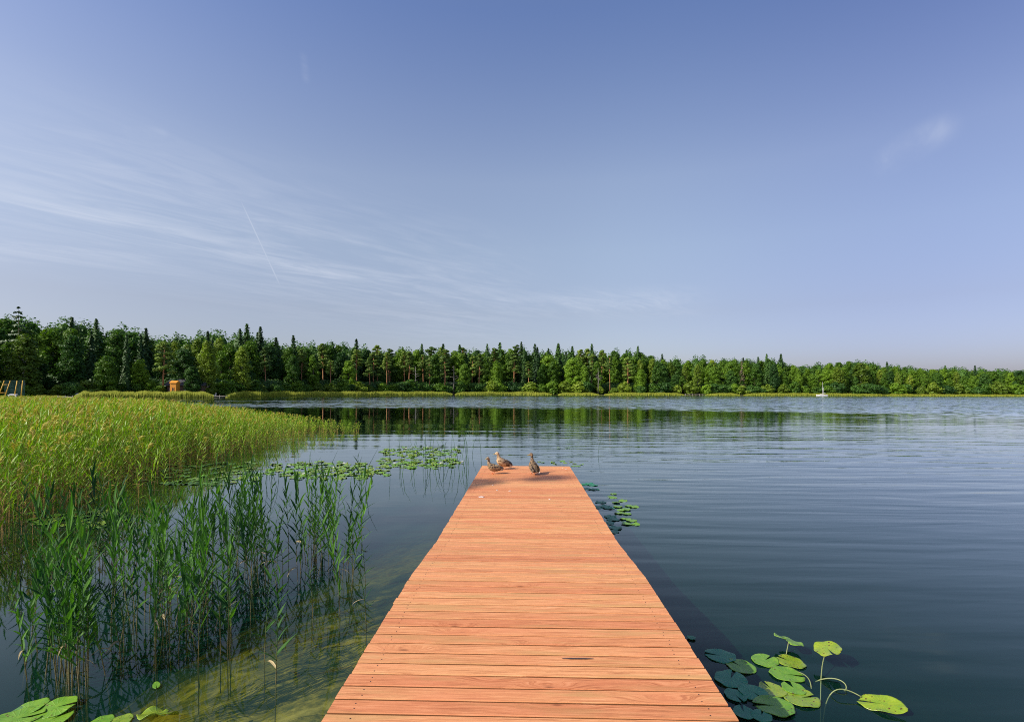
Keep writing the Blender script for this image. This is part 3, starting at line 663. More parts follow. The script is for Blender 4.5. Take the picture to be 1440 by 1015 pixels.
def inpoly(x, y, poly):
    c = False; n = len(poly)
    for i in range(n):
        (x1, y1), (x2, y2) = poly[i], poly[i - 1]
        if (y1 > y) != (y2 > y) and x < (x2 - x1) * (y - y1) / (y2 - y1) + x1: c = not c
    return c
def seg_d(px, py, ax, ay, bx, by):
    vx, vy = bx - ax, by - ay; u = max(0, min(1, ((px - ax) * vx + (py - ay) * vy) / (vx * vx + vy * vy + 1e-9))); return math.hypot(px - ax - u * vx, py - ay - u * vy)
front = [at(-130, 850), at(0, 788), at(90, 745), at(205, 712), at(250, 680), at(300, 660), at(350, 645), at(410, 630), at(495, 614)]
poly = [(p.x, p.y) for p in front] + [(-8.6, 29.5), (-14, 31), (-22, 31), (-34, 32), (-36, 12), (-16, 5)]
r = R(31); pts = []; hs = []
while len(pts) < 10500:
    x, y = r.uniform(-36, -5.5), r.uniform(4, 33)
    if x < -y * 1.12 - .5: continue
    if not inpoly(x, y, poly): continue
    if np.sin(x * 1.7 + y * .6) * np.sin(y * 1.3 - x * .4) < -0.75: continue
    p = CX + F * x / y
    k = np.interp(p, [0, 200, 300, 400, 480, 520], [.91, .87, .70, .46, .28, .22])
    if r.rand() < np.interp(p, [320, 420, 500], [0, .45, .82]): continue
    fx = np.array([q.x for q in front]); fy = np.array([q.y for q in front])
    ed = min(seg_d(x, y, fx[i_], fy[i_], fx[i_ + 1], fy[i_ + 1]) for i_ in range(len(fx) - 1))
    if r.rand() > 0.10 + 0.90 * min(1, (ed / 2.6)) ** 1.3: continue
    k *= 0.62 + 0.38 * min(1, ed / 3.0)
    if r.rand() > 1.0 - 0.35 * (y / 33): continue
    k *= 1.0 if r.rand() > .12 else .8
    pts.append((x, y, 0)); hs.append(k * r.uniform(.84, 1.06))
scatter('reed_bed', bases, pts, hs, [M['bed_stem'], M['bed_leaf'], M['plume']], 32, 'dense bed of tall yellow green reeds filling the left side of the lake', 'reeds')
# strip of shore reeds under the far trees
def shore_strip(segs, seed):
    r = R(seed); VV = []; FF = []; b = 0
    for x0, x1, hgt, off in segs:
        n = int((x1 - x0) * 34)
        for k in range(n):
            x = r.uniform(x0, x1); ed = min(1, (x - x0) / 12, (x1 - x) / 12); d = shore_depth(x) - off + r.uniform(-1, 3.6); X = (x - CX) / F * d; h = hgt * r.uniform(.55, 1.2) * (.90 + .06 * math.sin(x * .13) + .05 * math.sin(x * .31 + 2)) * (.45 + .55 * ed); w_ = r.uniform(.05, .14); lx = r.uniform(-.25, .35)
            VV += [(X - w_, d, -.15), (X + w_, d + r.uniform(-.1, .1), -.15), (X + w_ * .8 + lx * .5, d, h * .7), (X + lx, d, h), (X - w_ * .8 + lx * .5, d, h * .7)]
            FF.append((b, b + 1, b + 2, b + 3, b + 4)); b += 5
    return VV, FF
VV, FF = shore_strip([(105, 300, 1.75, 6), (318, 636, 1.7, 3), (640, 776, 1.6, 2), (785, 842, 1.4, 2), (850, 962, 1.4, 2), (992, 1040, 1.3, 2), (1046, 1210, 1.4, 2), (1190, 1500, 1.1, 1.5), (36, 100, .8, 1)], 9)
tag(obj('shore_reeds', mesh('shore_reeds', VV, FF, M['shore_reed'])), 'low strip of yellow green reeds along the foot of the far forest', 'reeds', kind='stuff')

# individually standing reeds in the open water
RB = []
for k in range(14):
    r = random.Random(k + 900); H = 1.0 + .22 * (k % 3)
    st, lf, dr = reed_parts(k + 500, H, r.randint(10, 16), r.uniform(.02, .2), .4, r.uniform(.018, .032), r.uniform(.19, .36), 6, 6, r.choice([0, 0, 0, 1]), .16)
    g2 = G(); g2.add(lf.V, lf.F, 0); g2.add(dr.V, dr.F, 1)
    RB.append((st.mesh('stem', M['reed_stem'], True), g2.mesh('leaves', [M['reed_leaf'], M['reed_dry']]), H))
def reed(x, y, H, var, rz, label, group, tilt=0.0):
    H *= .88; st, lf, h0 = RB[var % len(RB)]; p = at(x, y); s_ = H / h0
    o = empty('reed', p, rz, label, 'reed', group); o.scale = (1, 1, s_); o.rotation_euler = (tilt, tilt * .5, rz)
    obj('stem', st, o); obj('leaves', lf, o); return o
own = [(515, 882, .95, 'single reed nearest the dock, standing alone in clear shallow water'), (478, 862, 1.12, 'tall pale stemmed reed second from the dock, above the submerged sandy bed'),
       (388, 960, 1.05, 'bright green reed clump stalk in front, rooted over the olive shallows'), (372, 930, 1.15, 'slanting pale reed just left of the bright front stalk'),
       (325, 908, 1.0, 'slender upright reed alone over the dark and olive water border'), (440, 870, .95, 'dry leaved reed between the front stalk and the two near the dock')]
for k, (x, y, H, lb) in enumerate(own): reed(x, y, H, k * 3 + 1, k * 1.1, lb, None, .02 * (k % 3 - 1))
r = R(55)
def cluster(n, cx, cy, sx, sy, h0, h1, label, group):
    for k in range(n):
        reed(cx + r.normal() * sx, min(1010, cy + r.normal() * sy), r.uniform(h0 * .75, h1 * 1.12), r.randint(14), r.uniform(0, 6.28), label, group, r.normal() * .10)
cluster(26, 105, 945, 16, 18, .95, 1.35, 'bright leafy reed in the dense front clump at lower left', 'reeds of the front left clump')
cluster(8, 40, 930, 24, 25, .7, 1.0, 'sparse dark reed at the left border of the photo beside the front clump', 'reeds at the left border')
cluster(58, 230, 868, 48, 30, .9, 1.3, 'dark green reed in the crowded thicket in the middle of the lower left water', 'reeds of the lower left thicket')
cluster(54, 345, 795, 50, 22, .95, 1.35, 'slender shaded reed in the upright stand left of the dock, behind the thicket', 'reeds of the upright stand')
cluster(34, 455, 790, 34, 22, .95, 1.3, 'narrow dark reed of the loose group nearest the left side of the dock', 'reeds of the loose group by the dock')
cluster(34, 120, 800, 55, 24, .85, 1.25, 'shaded reed growing in front of the dense reed bed at left', 'reeds fringing the reed bed')
# thin bulrush stalks beyond the lily patch
def rush(x, y, H, seed, label, group):
    r_ = random.Random(seed); p = at(x, y); g = G(); a = r_.uniform(0, 6.28); L = r_.uniform(.05, .35)
    g.tube([(0, 0, -.5), (0, 0, 0), (math.cos(a) * L * .3, math.sin(a) * L * .3, H * .6), (math.cos(a) * L, math.sin(a) * L, H)], [.006, .006, .005, .002], 5)
    o = obj('rush', g.mesh('rush', M['reed_leaf'], True)); o.location = p; tag(o, label, 'rush', group)
r = R(12)
for k in range(34): rush(r.uniform(545, 662), r.uniform(640, 668), r.uniform(.5, 1.2), k, 'thin dark rush stalk standing beyond the lily patch left of the dock end', 'rushes by the lily patch')
for k in range(26): rush(r.uniform(300, 520), r.uniform(640, 690), r.uniform(.5, 1.1), k + 80, 'thin green rush stalk between the reed bed and the left lily patch', 'rushes by the reed bed')
rush(841, 640, .6, 70, 'lone thin rush stalk in open water right of the dock end', None)
rush(677, 655, .95, 71, 'lone tall rush stalk just left of the dock end', None)
rush(664, 640, .75, 72, 'lone rush stalk beyond the lily patch, left of the ducks', None)
# grass tuft against the dock
o = empty('grass_tuft', at(553, 868), 0, 'thin pale grass blades rising beside the left edge of the dock', 'grass tuft')
for k in range(4):
    V, Fc = ribbon((.02 * k, 0, -.1), (.25 + .1 * k, .1, 1), .42 + .07 * k, .010, 1.2, 7); obj('blade', mesh('blade', V, Fc, M['reed_dry'] if k % 2 else M['reed_leaf']), o)

# ------------------------------------------------------------------ lily pads
def pad_mesh(seed, rad, mat, ell=1.12, cup=.02, notch=.16, torn=False, thick=.003):
    r = R(seed); n = 44; rings = [0.0, .25, .5, .75, .93, 1.0]; V = [(0, 0, 0)]; ph = r.uniform(0, 6, 3)
    def pt(f, a, zoff):
        na_ = abs(a - math.pi); ed = 1.0
        wob = 1 + .03 * math.sin(3 * a + ph[0]) + .025 * math.sin(7 * a + ph[1]) + .012 * math.sin(19 * a + ph[2])
        if torn and 1.2 < a < 2.3: wob *= .55 + .1 * math.sin(a * 30)
        rr = rad * f * wob; z = cup * rad * (f ** 3) * (1.2 * math.sin(2 * a + ph[2]) + 1.4 * math.sin(5 * a + ph[0]) * f ** 2 + .6) + zoff
        return (rr * math.cos(a) * ell, rr * math.sin(a), z)
    V = []
    for side in (thick, 0.0):
        V.append((0, 0, side))
        for f in rings[1:]:
            for k in range(n):
                a = notch * (1 if f > .2 else .6) + (2 * math.pi - 2 * notch) * k / (n - 1); V.append(pt(f, a, side))
    nr = len(rings) - 1; B = 1 + nr * n; Fc = []
    for b, flip in ((0, False), (B, True)):
        for k in range(n - 1):
            f = (b, b + 1 + k, b + 2 + k); Fc.append(f[::-1] if flip else f)
            for q in range(nr - 1):
                a0 = b + 1 + q * n + k; f = (a0, a0 + n, a0 + n + 1, a0 + 1); Fc.append(f[::-1] if flip else f)
    e = 1 + (nr - 1) * n
    for k in range(n - 1): Fc.append((e + k, B + e + k, B + e + k + 1, e + k + 1))
    return mesh('lily_pad', V, Fc, mat, smooth=True)
def pad(x, y, wpx, seed, mat, label, group=None, z=.006, rz=None, tilt=(0, 0), ell=1.1, cup=.02, torn=False, stalk=None, notch=.14):
    p = at(x, y, z); rad = wpx / 2 * p.y / F / ell
    me = pad_mesh(seed, rad, M[mat], ell, cup, notch, torn)
    rz_ = R(seed).uniform(0, 6.28) if rz is None else rz
    if stalk:
        o = empty('lily_pad', p, 0, label, 'lily pad', group); obj('leaf', me, o, (0, 0, 0), (tilt[0], tilt[1], rz_))
        g = G(); g.tube([Vector(q) - p for q in stalk], .0042, 7); obj('stalk', g.mesh('stalk', M['pad_stalk'], True), o)
    else:
        o = obj('lily_pad', me); o.location = p; o.rotation_euler = (tilt[0], tilt[1], rz_); tag(o, label, 'lily pad', group)
    return o
GR = 'lily pads at the right of the dock'
def bez(pts, n=14):
    pts = [Vector(p) for p in pts]; out = []
    for k in range(n + 1):
        u = k / n; q = pts[:]
        while len(q) > 1: q = [q[i].lerp(q[i + 1], u) for i in range(len(q) - 1)]
        out.append(q[0])
    return out
Z4 = .09; Z7 = .14
near = [
 (1013, 921.5, 42, 'pad_shade_tint', 'dark teal lily pad in the dock shade, upper left of the right cluster', {}),
 (1042, 936.5, 41, 'pad', 'lily pad split by the dock shadow edge, dark left and bright right', {}),
 (1075.7, 928, 38, 'pad', 'sunlit oval lily pad left of the two overlapping middle pads', dict(rz=.6)),
 (1112, 930, 38, 'pad_yellow', 'sunlit wavy lily pad directly below the raised torn pad', dict(rz=2.2)),
 (1106, 947.5, 45, 'pad', 'large bright lily pad with ragged right end in middle of the cluster', dict(z=.009, rz=-.3)),
 (1027.5, 954, 47, 'pad_shade_tint', 'large dark shaded lily pad touching the dock edge', {}),
 (1086, 969, 38, 'pad_yellow', 'yellowing lily pad with eaten edge, left of the spotted one', dict(z=.008, rz=1.8)),
 (1116, 967, 34, 'pad', 'small plain green lily pad with open notch above the spotted yellow pad', dict(z=.012, rz=1.6, notch=.3)),
 (1127, 981, 49, 'pad_yellow', 'brown spotted yellow lily pad at bottom of the sunlit cluster', dict(rz=.2)),
 (1034, 977, 32, 'pad_shade_tint', 'small dark lily pad half under others beside the dock', {}),
 (1059, 973, 42, 'pad_shade_tint', 'dark ribbed lily pad in shade left of the yellowing pad', {}),
 (1089, 992, 54, 'pad', 'wide lily pad cut by shadow, only its right tip sunlit', dict(rz=3.0)),
 (1046, 1001, 32, 'pad_shade_tint', 'dark lily pad at bottom edge of photo against the dock', {}),
 (1071, 1006, 30, 'pad_shade_tint', 'small dark lily pad at bottom edge below the shadow cut pad', {}),
 (972, 896, 12, 'pad_shade_tint', 'tiny dark lily pad peeking out beside the dock', {}),
]
for k, (x, y, wp, mt, lb, kw) in enumerate(near): pad(x, y, wp, 300 + k, mt, lb, GR, **{**dict(z=.004 + .0006 * k), **kw})
a = at(1109, 900, Z4); b = at(1100, 925, 0)
pad(1109, 900, 40, 321, 'pad', 'raised bright lily pad with a torn left wing, highest of the right cluster', GR, Z4, 1.9, (.30, .05), 1.15, .05, True, bez([a, a + Vector((-.01, -.02, -.05)), b, b + Vector((0, 0, -.5))]))
a = at(1164, 912, Z7); b = at(1154, 972, 0)
pad(1164, 912, 39, 322, 'pad_yellow', 'round lily pad held above water on a long straight stalk', GR, Z7, 4.6, (.28, .0), 1.12, .05, False, bez([a, at(1156, 925, .10), at(1153, 945, .04), b, b + Vector((0, 0, -.5))]))
a = at(1211, 979, .03); b = at(1156, 978, -.01)
pad(1240, 989.5, 58, 323, 'pad_yellow', 'long tilted lily pad alone at the end of an arching stalk', GR, .03, 2.55, (-.25, .15), 1.75, .05, False,
    [Vector(q) for q in bez([a, at(1192, 968, .05), at(1180, 964, .07), at(1165, 966, .06), b, b + Vector((0, 0, -.4))], 18)])
g = G(); o0 = at(1147, 958, 0); g.tube([Vector(q) - o0 for q in bez([at(1147, 958, -.02), at(1160, 951, .05), at(1186, 948, .09), at(1197, 966, .04), at(1187, 971, -.01)], 18)], .0045, 7)
o = obj('lily_stalk', g.mesh('lily_stalk', M['pad_stalk'], True)); o.location = o0; tag(o, 'bare green lily stalk bent in a hook above the water', 'stalk')
g = G(); o0 = at(1124, 945, 0); g.tube([Vector(q) - o0 for q in bez([at(1122, 944, .01), at(1137, 949, .05), at(1140, 956, .03), at(1141, 968, -.01)], 14)], .004, 7)
o = obj('lily_stalk', g.mesh('lily_stalk', M['pad_stalk'], True)); o.location = o0; tag(o, 'short pale lily stalk curling from the ragged pad', 'stalk')
# bottom left pads
GL = 'lily pads at the bottom left corner'
for k, (x, y, wp, mt, lb, kw) in enumerate([
 (40, 996, 46, 'pad', 'upper left lily pad of the bottom left corner pile', dict(tilt=(.1, .1))), (80, 994, 48, 'pad', 'large shiny lily pad at the right tip of the corner pile', dict(rz=.3, z=.02, tilt=(.1, -.1))),
 (25, 1010, 60, 'pad', 'wide lily pad cut by the bottom left corner of photo', dict(z=.012)), (72, 1012, 50, 'pad', 'lily pad at the lower edge, under the shiny corner pad', dict(z=.008)),
 (143, 1014, 30, 'pad', 'small lily pad at the bottom edge right of the corner pile', {}), (170, 1013, 30, 'pad_yellow', 'yellowish lily pad at the bottom edge beside the torn one', {}),
 (222, 1003, 54, 'pad_yellow', 'torn and eaten yellow green lily pad at the bottom edge', dict(tilt=(-.3, -.2), torn=True, z=.03, cup=.08)), (220, 963, 20, 'pad', 'narrow folded lily pad floating between reeds and corner pads', dict(ell=2.2))]):
    pad(x, y, wp, 400 + k, mt, lb, GL, **{**dict(z=.004 + .0005 * k), **kw})
# patches of pads further out: copies of a few meshes
PM = [pad_mesh(600 + k, .088, M[['pad', 'pad_yellow', 'pad', 'pad_yellow'][k % 4]], 1.1, [.03, .06, .04, .12][k % 4]) for k in range(10)]
r = R(66); SP = G()
def far_pad(x, y, label, group, s0=1.0, mesh_i=None):
    p = at(x, y, .004 + r.rand() * .006); o = obj('lily_pad', PM[r.randint(10) if mesh_i is None else mesh_i]); o.location = p
    o.rotation_euler = (r.normal() * .07, r.normal() * .07, r.uniform(0, 6.28)); s_ = r.uniform(.75, 1.2) * s0; o.scale = (s_, s_, s_); tag(o, label, 'lily pad', group)
def patchp(n, ns, x0, x1, y0, y1, label, group, s0=1.0, shape=True):
    for k in range(n):
        while True:
            x, y = r.uniform(x0, x1), r.uniform(y0, y1); u = (x - x0) / (x1 - x0) * 2 - 1; v = (y - y0) / (y1 - y0) * 2 - 1
            if not shape or u * u + v * v < 1.0 * (1 + .3 * math.sin(x * .2)): break
        far_pad(x, y, label, group, s0)
    for k in range(ns):
        while True:
            x, y = r.uniform(x0, x1), r.uniform(y0, y1); u = (x - x0) / (x1 - x0) * 2 - 1; v = (y - y0) / (y1 - y0) * 2 - 1
            if u * u + v * v < 1.0 * (1 + .3 * math.sin(x * .2)): break
        p = at(x, y, .003 + r.rand() * .006); me = PM[r.randint(10)]; a = r.uniform(0, 6.28); c, s_ = math.cos(a), math.sin(a); sz = r.uniform(.7, 1.1) * s0
        SP.add([(p.x + (v.co.x * c - v.co.y * s_) * sz, p.y + (v.co.x * s_ + v.co.y * c) * sz, p.z + v.co.z * sz) for v in me.vertices], [tuple(q.vertices) for q in me.polygons], r.randint(3) // 2)
patchp(55, 80, 535, 652, 628, 642, 'small lily pad in the far strip of the patch left of dock end', 'lily pads of the far strip', 1.05)
patchp(60, 80, 520, 655, 643, 659, 'lily pad in the bright middle strip of the patch left of the dock end', 'lily pads of the middle strip', 1.05)
patchp(80, 120, 362, 548, 649, 674, 'lily pad in the broad patch between the reed bed and the dock end', 'lily pads of the broad patch', 1.15)
patchp(30, 80, 190, 380, 646, 684, 'lily pad lying flat along the front edge of the reed bed', 'lily pads along the reed bed', 1.1)
patchp(12, 20, 20, 175, 716, 742, 'lily pad floating among the stems of the reed bed at far left', 'lily pads inside the reeds', 1.2)
tag(obj('lily_pads', SP.mesh('lily_pads', [M['pad'], M['pad_yellow']], True)), 'carpet of small lily pads filling the gaps of the patches left of the dock', 'lily pads', kind='stuff')
for k, (x, y) in enumerate([(758, 649), (763, 650), (777, 650), (780, 652), (791, 648.5), (795, 651), (803, 649), (808, 652), (813, 655), (806, 655), (818, 653), (786, 629), (798, 630)]):
    far_pad(x, y, 'small green lily pad just beyond the right corner of the dock end', 'lily pads beyond the dock end', .9)
for k, (x, y) in enumerate([(863, 694), (861, 699), (866, 706), (876, 704), (869, 712), (884, 711), (892, 712), (873, 717), (880, 716), (871, 721), (882, 722), (877, 729), (888, 731), (894, 737), (882, 736)]):
    far_pad(x, y, 'sunlit lily pad in the drifting group to the right of the mid dock', 'sunlit pads right of the mid dock', .95, k % 2 * 2)
PD = pad_mesh(650, .12, M['pad_shade_tint'], 1.1, .03)  # pads beside the dock, shade put into their leaf colour
for k, (x, y) in enumerate([(822, 681), (829, 680), (826, 687), (836, 688), (845, 706), (850, 712), (842, 713), (856, 714), (858, 726), (862, 730), (855, 735), (865, 742), (861, 747), (834, 682)]):
    p = at(x, y, .005); o = obj('lily_pad', PD); o.location = p; o.rotation_euler = (0, 0, k * 1.7); o.scale = (.9, .9, 1); tag(o, 'dark shaded lily pad close against the right side of the dock', 'lily pad', 'shaded pads right of the mid dock')
def flower(x, y, sc, label):
    o = empty('water_lily_flower', at(x, y, .02), 0, label, 'flower', 'white water lily flowers')
    o.scale = (sc,) * 3; g = G()
    for rg, (n, el) in enumerate(((9, .45), (7, .95))):
        for k in range(n):
            a = 2 * math.pi * (k + rg * .5) / n; c, s_ = math.cos(a), math.sin(a); L = .055 - .012 * rg
            P0 = [(0.004, 0, 0), (L * .55, -.012, L * .5 * math.tan(el) * .8), (L * math.cos(el) * 1.2, 0, L * math.sin(el) * 1.4), (L * .55, .012, L * .5 * math.tan(el) * .8)]
            g.add([(x_ * c - y_ * s_, x_ * s_ + y_ * c, z_) for x_, y_, z_ in P0], [(0, 1, 2, 3)])
    obj('petals', g.mesh('petals', M['petal']), o)
    g = G(); g.tube([(0, 0, 0), (0, 0, .018), (0, 0, .024)], [.012, .013, .006], 10); obj('stamens', g.mesh('stamens', M['pad_yellow']), o)
for k, (x, y) in enumerate([(642, 630), (650, 650), (601, 629), (620, 652), (571, 631), (459, 668), (470, 658), (427, 667), (406, 655), (484, 652), (555, 652)]):
    flower(x, y, 1.0, 'white water lily flower, %s' % ['at the right end of the far pad strip', 'at the right tip of the middle pad strip nearest the ducks', 'in the centre of the far pad strip', 'in the middle pad strip, right of its centre', 'at the left end of the far pad strip', 'front one in the broad pad patch', 'right behind the front one in the broad patch', 'left front in the broad pad patch', 'leftmost in the broad pad patch', 'at the right end of the broad pad patch', 'at the left end of the middle pad strip'][k])

# ------------------------------------------------------------------ ducks
def duck_mat(name, dark, light, scale):
    m, t, b = pmat(name, light, 0.7)
    tc = t.new('ShaderNodeTexCoord').outputs['Object']; v = t.new('ShaderNodeTexVoronoi'); t.put(v, 'Vector', t.mapping(tc, scale=(.55, 1, 1.1))); t.put(v, 'Scale', scale * .62)
    n = t.noise(tc, 22, 3)
    f = t.math('ADD', t.smooth(v.outputs[0], .25, .55), t.math('MULTIPLY', t.math('SUBTRACT', n, .5), .8), 0, True)
    t.put(b, 'Base Color', t.mix(f, dark, light)); return m
M['duck'] = duck_mat('mottled brown feathers', (0.035, 0.022, 0.012), (0.34, 0.23, 0.12), 42)
M['duck_pale'] = duck_mat('pale buff feathers', (0.16, 0.09, 0.04), (0.52, 0.37, 0.20), 36)
M['duck_dark'] = duck_mat('dark brown feathers', (0.022, 0.015, 0.010), (0.20, 0.125, 0.06), 46)
M['wing'] = duck_mat('wing feathers', (0.018, 0.013, 0.010), (0.24, 0.155, 0.08), 40)
M['white_edge'] = pmat('pale feather edge', (0.62, 0.58, 0.52), .7)[0]
M['beak'] = pmat('olive yellow beak', (0.38, 0.30, 0.06), .4)[0]
M['foot'] = pmat('orange feet', (0.75, 0.20, 0.05), .5)[0]
M['eye'] = pmat('black eye', (0.01, 0.01, 0.01), .15)[0]
def loft(secs, n=18):
    """secs: (centre, tangent-plane angle, half width, half height)"""
    g = G(); V = []; 
    for (x, z, y0, ang, hw, hh) in secs:
        ca, sa = math.cos(ang), math.sin(ang)
        for k in range(n):
            q = 2 * math.pi * k / n; u = math.cos(q) * hw; v = math.sin(q) * hh
            V.append((x - sa * v, y0 + u, z + ca * v))
    k = len(secs)
    Fc = [(i * n + j, i * n + (j + 1) % n, (i + 1) * n + (j + 1) % n, (i + 1) * n + j) for i in range(k - 1) for j in range(n)] + [tuple(range(n - 1, -1, -1)), tuple((k - 1) * n + j for j in range(n))]
    g.add(V, Fc); return g
def duck(p, rz, label, body, wing, neck=1.0, pitch=0.0, s_=1.0, head_turn=0.0, tailpale=True):
    o = empty('duck', p, rz, label, 'duck', None); o.scale = (s_,) * 3
    # x forward. body axis from tail tip to head, one continuous surface
    h = .10 * neck; cp, sp_ = math.cos(pitch), math.sin(pitch)
    def T(x, z): return (x * cp - (z - .12) * sp_, .12 + x * sp_ + (z - .12) * cp)
    S = []
    for x, z, a, hw, hh in [(-.225, .155, -.15, .014, .005), (-.200, .150, -.12, .034, .014), (-.160, .146, -.08, .058, .036), (-.11, .144, 0, .080, .066), (-.05, .144, .05, .094, .084), (.02, .150, .12, .098, .092), (.075, .162, .3, .088, .086), (.112, .185, .6, .066, .068)]:
        X, Z = T(x, z); S.append((X, Z, 0, a + pitch, hw, hh))
    bx, bz = T(.135, .205)
    S.append((bx - .004, bz + .006, 0, 1.0, .046, .050)); S.append((bx + .008, bz + .034, 0, 1.35, .035, .038)); S.append((bx + .012, bz + .035 + h * .35, 0, 1.5, .029, .031)); S.append((bx + .012, bz + .035 + h * .75, 0, 1.4, .028, .029))
    hx, hzz = bx + .016, bz + .035 + h
    ct, st_ = math.cos(head_turn), math.sin(head_turn)
    base = len(S)
    for dx, dz, a, hw, hh in [(.004, .008, 1.0, .032, .034), (.018, .022, .5, .036, .037), (.038, .026, .15, .031, .031), (.054, .020, 0, .020, .020), (.062, .017, 0, .010, .010)]:
        S.append((hx + dx, hzz + dz, 0, a, hw, hh))
    n = 18; g = loft(S, n)
    piv = Vector((hx + .005, 0, 0))
    for i in range(base * n, len(S) * n):
        v = Vector(g.V[i]) - piv; g.V[i] = (piv.x + v.x * ct - v.y * st_, v.x * st_ + v.y * ct, v.z)
    obj('body', g.mesh('body', body, True), o)
    def hd(x, y, z):
        v = Vector((hx + x, y, hzz + z)) - piv; return (piv.x + v.x * ct - v.y * st_, v.x * st_ + v.y * ct, v.z)
    g = loft([(hx + .052, hzz + .018, 0, 0, .012, .012), (hx + .070, hzz + .014, 0, 0, .011, .008), (hx + .090, hzz + .009, 0, 0, .013, .005), (hx + .102, hzz + .007, 0, 0, .008, .003)], 12)
    for i in range(len(g.V)): v = Vector(g.V[i]) - piv; g.V[i] = (piv.x + v.x * ct - v.y * st_, v.x * st_ + v.y * ct, v.z)
    obj('beak', g.mesh('beak', M['beak'], True), o)
    for sy in (-1, 1):
        g = G(); V = ICO[0] * .0045 + np.array(hd(.034, sy * .030, .034)); g.add(V, ICO[1]); obj('eye', g.mesh('eye', M['eye'], True), o)
        # folded wing: a shell hugging the flank, pointed behind
        g = G(); rows = []
        for u in np.linspace(0, 1, 9):
            x = .085 - .31 * u; zc_ = .172 - .012 * u; hw = .092 * math.sin(math.pi * min(1, .25 + .62 * (1 - u))) ; half = .064 * (math.sin(math.pi * (.12 + .80 * (1 - u))) ** .7)
            rows.append([(x, zc_ + half * q, sy * (max(.010, hw * math.cos(q * .85)) + .013 - .004 * abs(q))) for q in (-1, -.6, -.2, .2, .6, 1)])
        V = []
        for rr in rows:
            for x, z, y in rr:
                X, Z = T(x, z); V.append((X, y, Z))
        Fc = [(i_ * 6 + j_, i_ * 6 + j_ + 1, i_ * 6 + j_ + 7, i_ * 6 + j_ + 6) for i_ in range(8) for j_ in range(5)]
        g.add(V, Fc, 0); FMi = [1 if (f // 5 in (6, 7)) and f % 5 < 2 else 0 for f in range(len(Fc))]; g.M = FMi
        wo_ = obj('wing', g.mesh('wing', [wing, M['white_edge']], True), o); sd = wo_.modifiers.new('thickness', 'SOLIDIFY'); sd.thickness = .006
        g = G(); X, Z = T(-.01, .085); fx = X + .01
        g.tube([(X, sy * .034, Z + .02), (X - .004, sy * .036, .045), (fx, sy * .036, .010)], [.014, .0055, .005], 8)
        for da in (-.45, 0, .45): g.tube([(fx, sy * .036, .008), (fx + .042 * math.cos(da), sy * .036 + .042 * math.sin(da), .004)], [.0045, .0025], 5)
        g.add([(fx, sy * .036, .006), (fx + .038, sy * .036 - .018, .003), (fx + .040, sy * .036, .003), (fx + .038, sy * .036 + .018, .003)], [(0, 1, 2, 3)])
        obj('leg', g.mesh('leg', M['foot'], True), o)
    return o
def on_deck(x, y):
    p = at(x, y, .57)
    for _ in range(3): p = at(x, y, deck_z(p.y))
    return p
duck(on_deck(694, 666), math.radians(205), 'brown mottled duck standing at left, looking left towards the water', M['duck'], M['duck'], .9, .22, .86, .3)
duck(on_deck(706, 659.5), math.radians(215), 'pale breasted duck in the middle behind the others, its head drawn back', M['duck_pale'], M['wing'], .45, .40, 1.0, -.7)
duck(on_deck(750, 666), math.radians(105), 'dark duck standing alone at right with its back turned, head to left', M['duck_dark'], M['wing'], .85, .42, .98, 1.1)

# ------------------------------------------------------------------ far shore objects
M['yellow'] = pmat('yellow painted steel', (0.62, 0.36, 0.03), .5)[0]
M['orange'] = pmat('orange painted boards', (0.66, 0.26, 0.02), .6)[0]
M['white'] = pmat('white paint', (0.66, 0.66, 0.66), .45)[0]
M['plastic'] = pmat('white plastic', (0.75, 0.78, 0.82), .4)[0]
M['blackish'] = pmat('dark opening', (0.02, 0.018, 0.015), .6)[0]
M['cabin'] = pmat('brown cabin boards', (0.11, 0.065, 0.04), .8)[0]
M['roof'] = pmat('dark roof felt', (0.05, 0.05, 0.055), .9)[0]
M['pier'] = pmat('weathered grey boards', (0.30, 0.27, 0.23), .85)[0]
M['net'] = pmat('green netting', (0.01, 0.075, 0.06), .8)[0]
M['steel'] = pmat('grey metal', (0.55, 0.57, 0.6), .35, Metallic=.6)[0]
D0 = shore_depth(20) - 3; sc0 = D0 / F
def X0(x): return (x - CX) * sc0
# pier, frame, bench
pr = empty('bathing_pier', (X0(18), D0, 0), 0, 'grey wooden bathing pier at far left under the yellow climbing frame', 'pier')
g = G(); g.box(-5.5, 3.6, -1.2, 1.6, .38, .5); obj('deck', g.mesh('deck', M['pier']), pr)
for x_ in (-5, -2, 1, 3.3):
    g = G(); g.tube([(x_, -1.1, -1), (x_, -1.1, .377)], .09, 8); obj('post', g.mesh('post', M['pier']), pr)
HT = (hz(15) - 535) * sc0 + EYE
fr_ = empty('climbing_frame', (X0(18), D0, .5), 0, 'yellow ladder frame with green netting standing on the grey pier at far left', 'climbing frame')
hh_ = HT - .5
for bx_, tx_ in ((X0(1.5) - X0(18), X0(5.5) - X0(18)), (X0(10.5) - X0(18), X0(14) - X0(18)), (X0(24) - X0(18), X0(23.6) - X0(18)), (X0(33.5) - X0(18), X0(31.3) - X0(18))):
    g = G(); g.tube([(bx_, -.6, 0), (tx_, .1, hh_)], .085, 8); obj('leg', g.mesh('leg', M['yellow'], True), fr_)
for zz in (.9, 2.6):
    g = G(); u = zz / hh_; g.tube([(X0(1.5 + 4 * u) - X0(18), -.6 + .7 * u, zz), (X0(10.5 + 3.5 * u) - X0(18), -.6 + .7 * u, zz)], .05, 6); obj('rung', g.mesh('rung', M['yellow'], True), fr_)
g = G()
xa, xb = X0(4) - X0(18), X0(32.5) - X0(18)
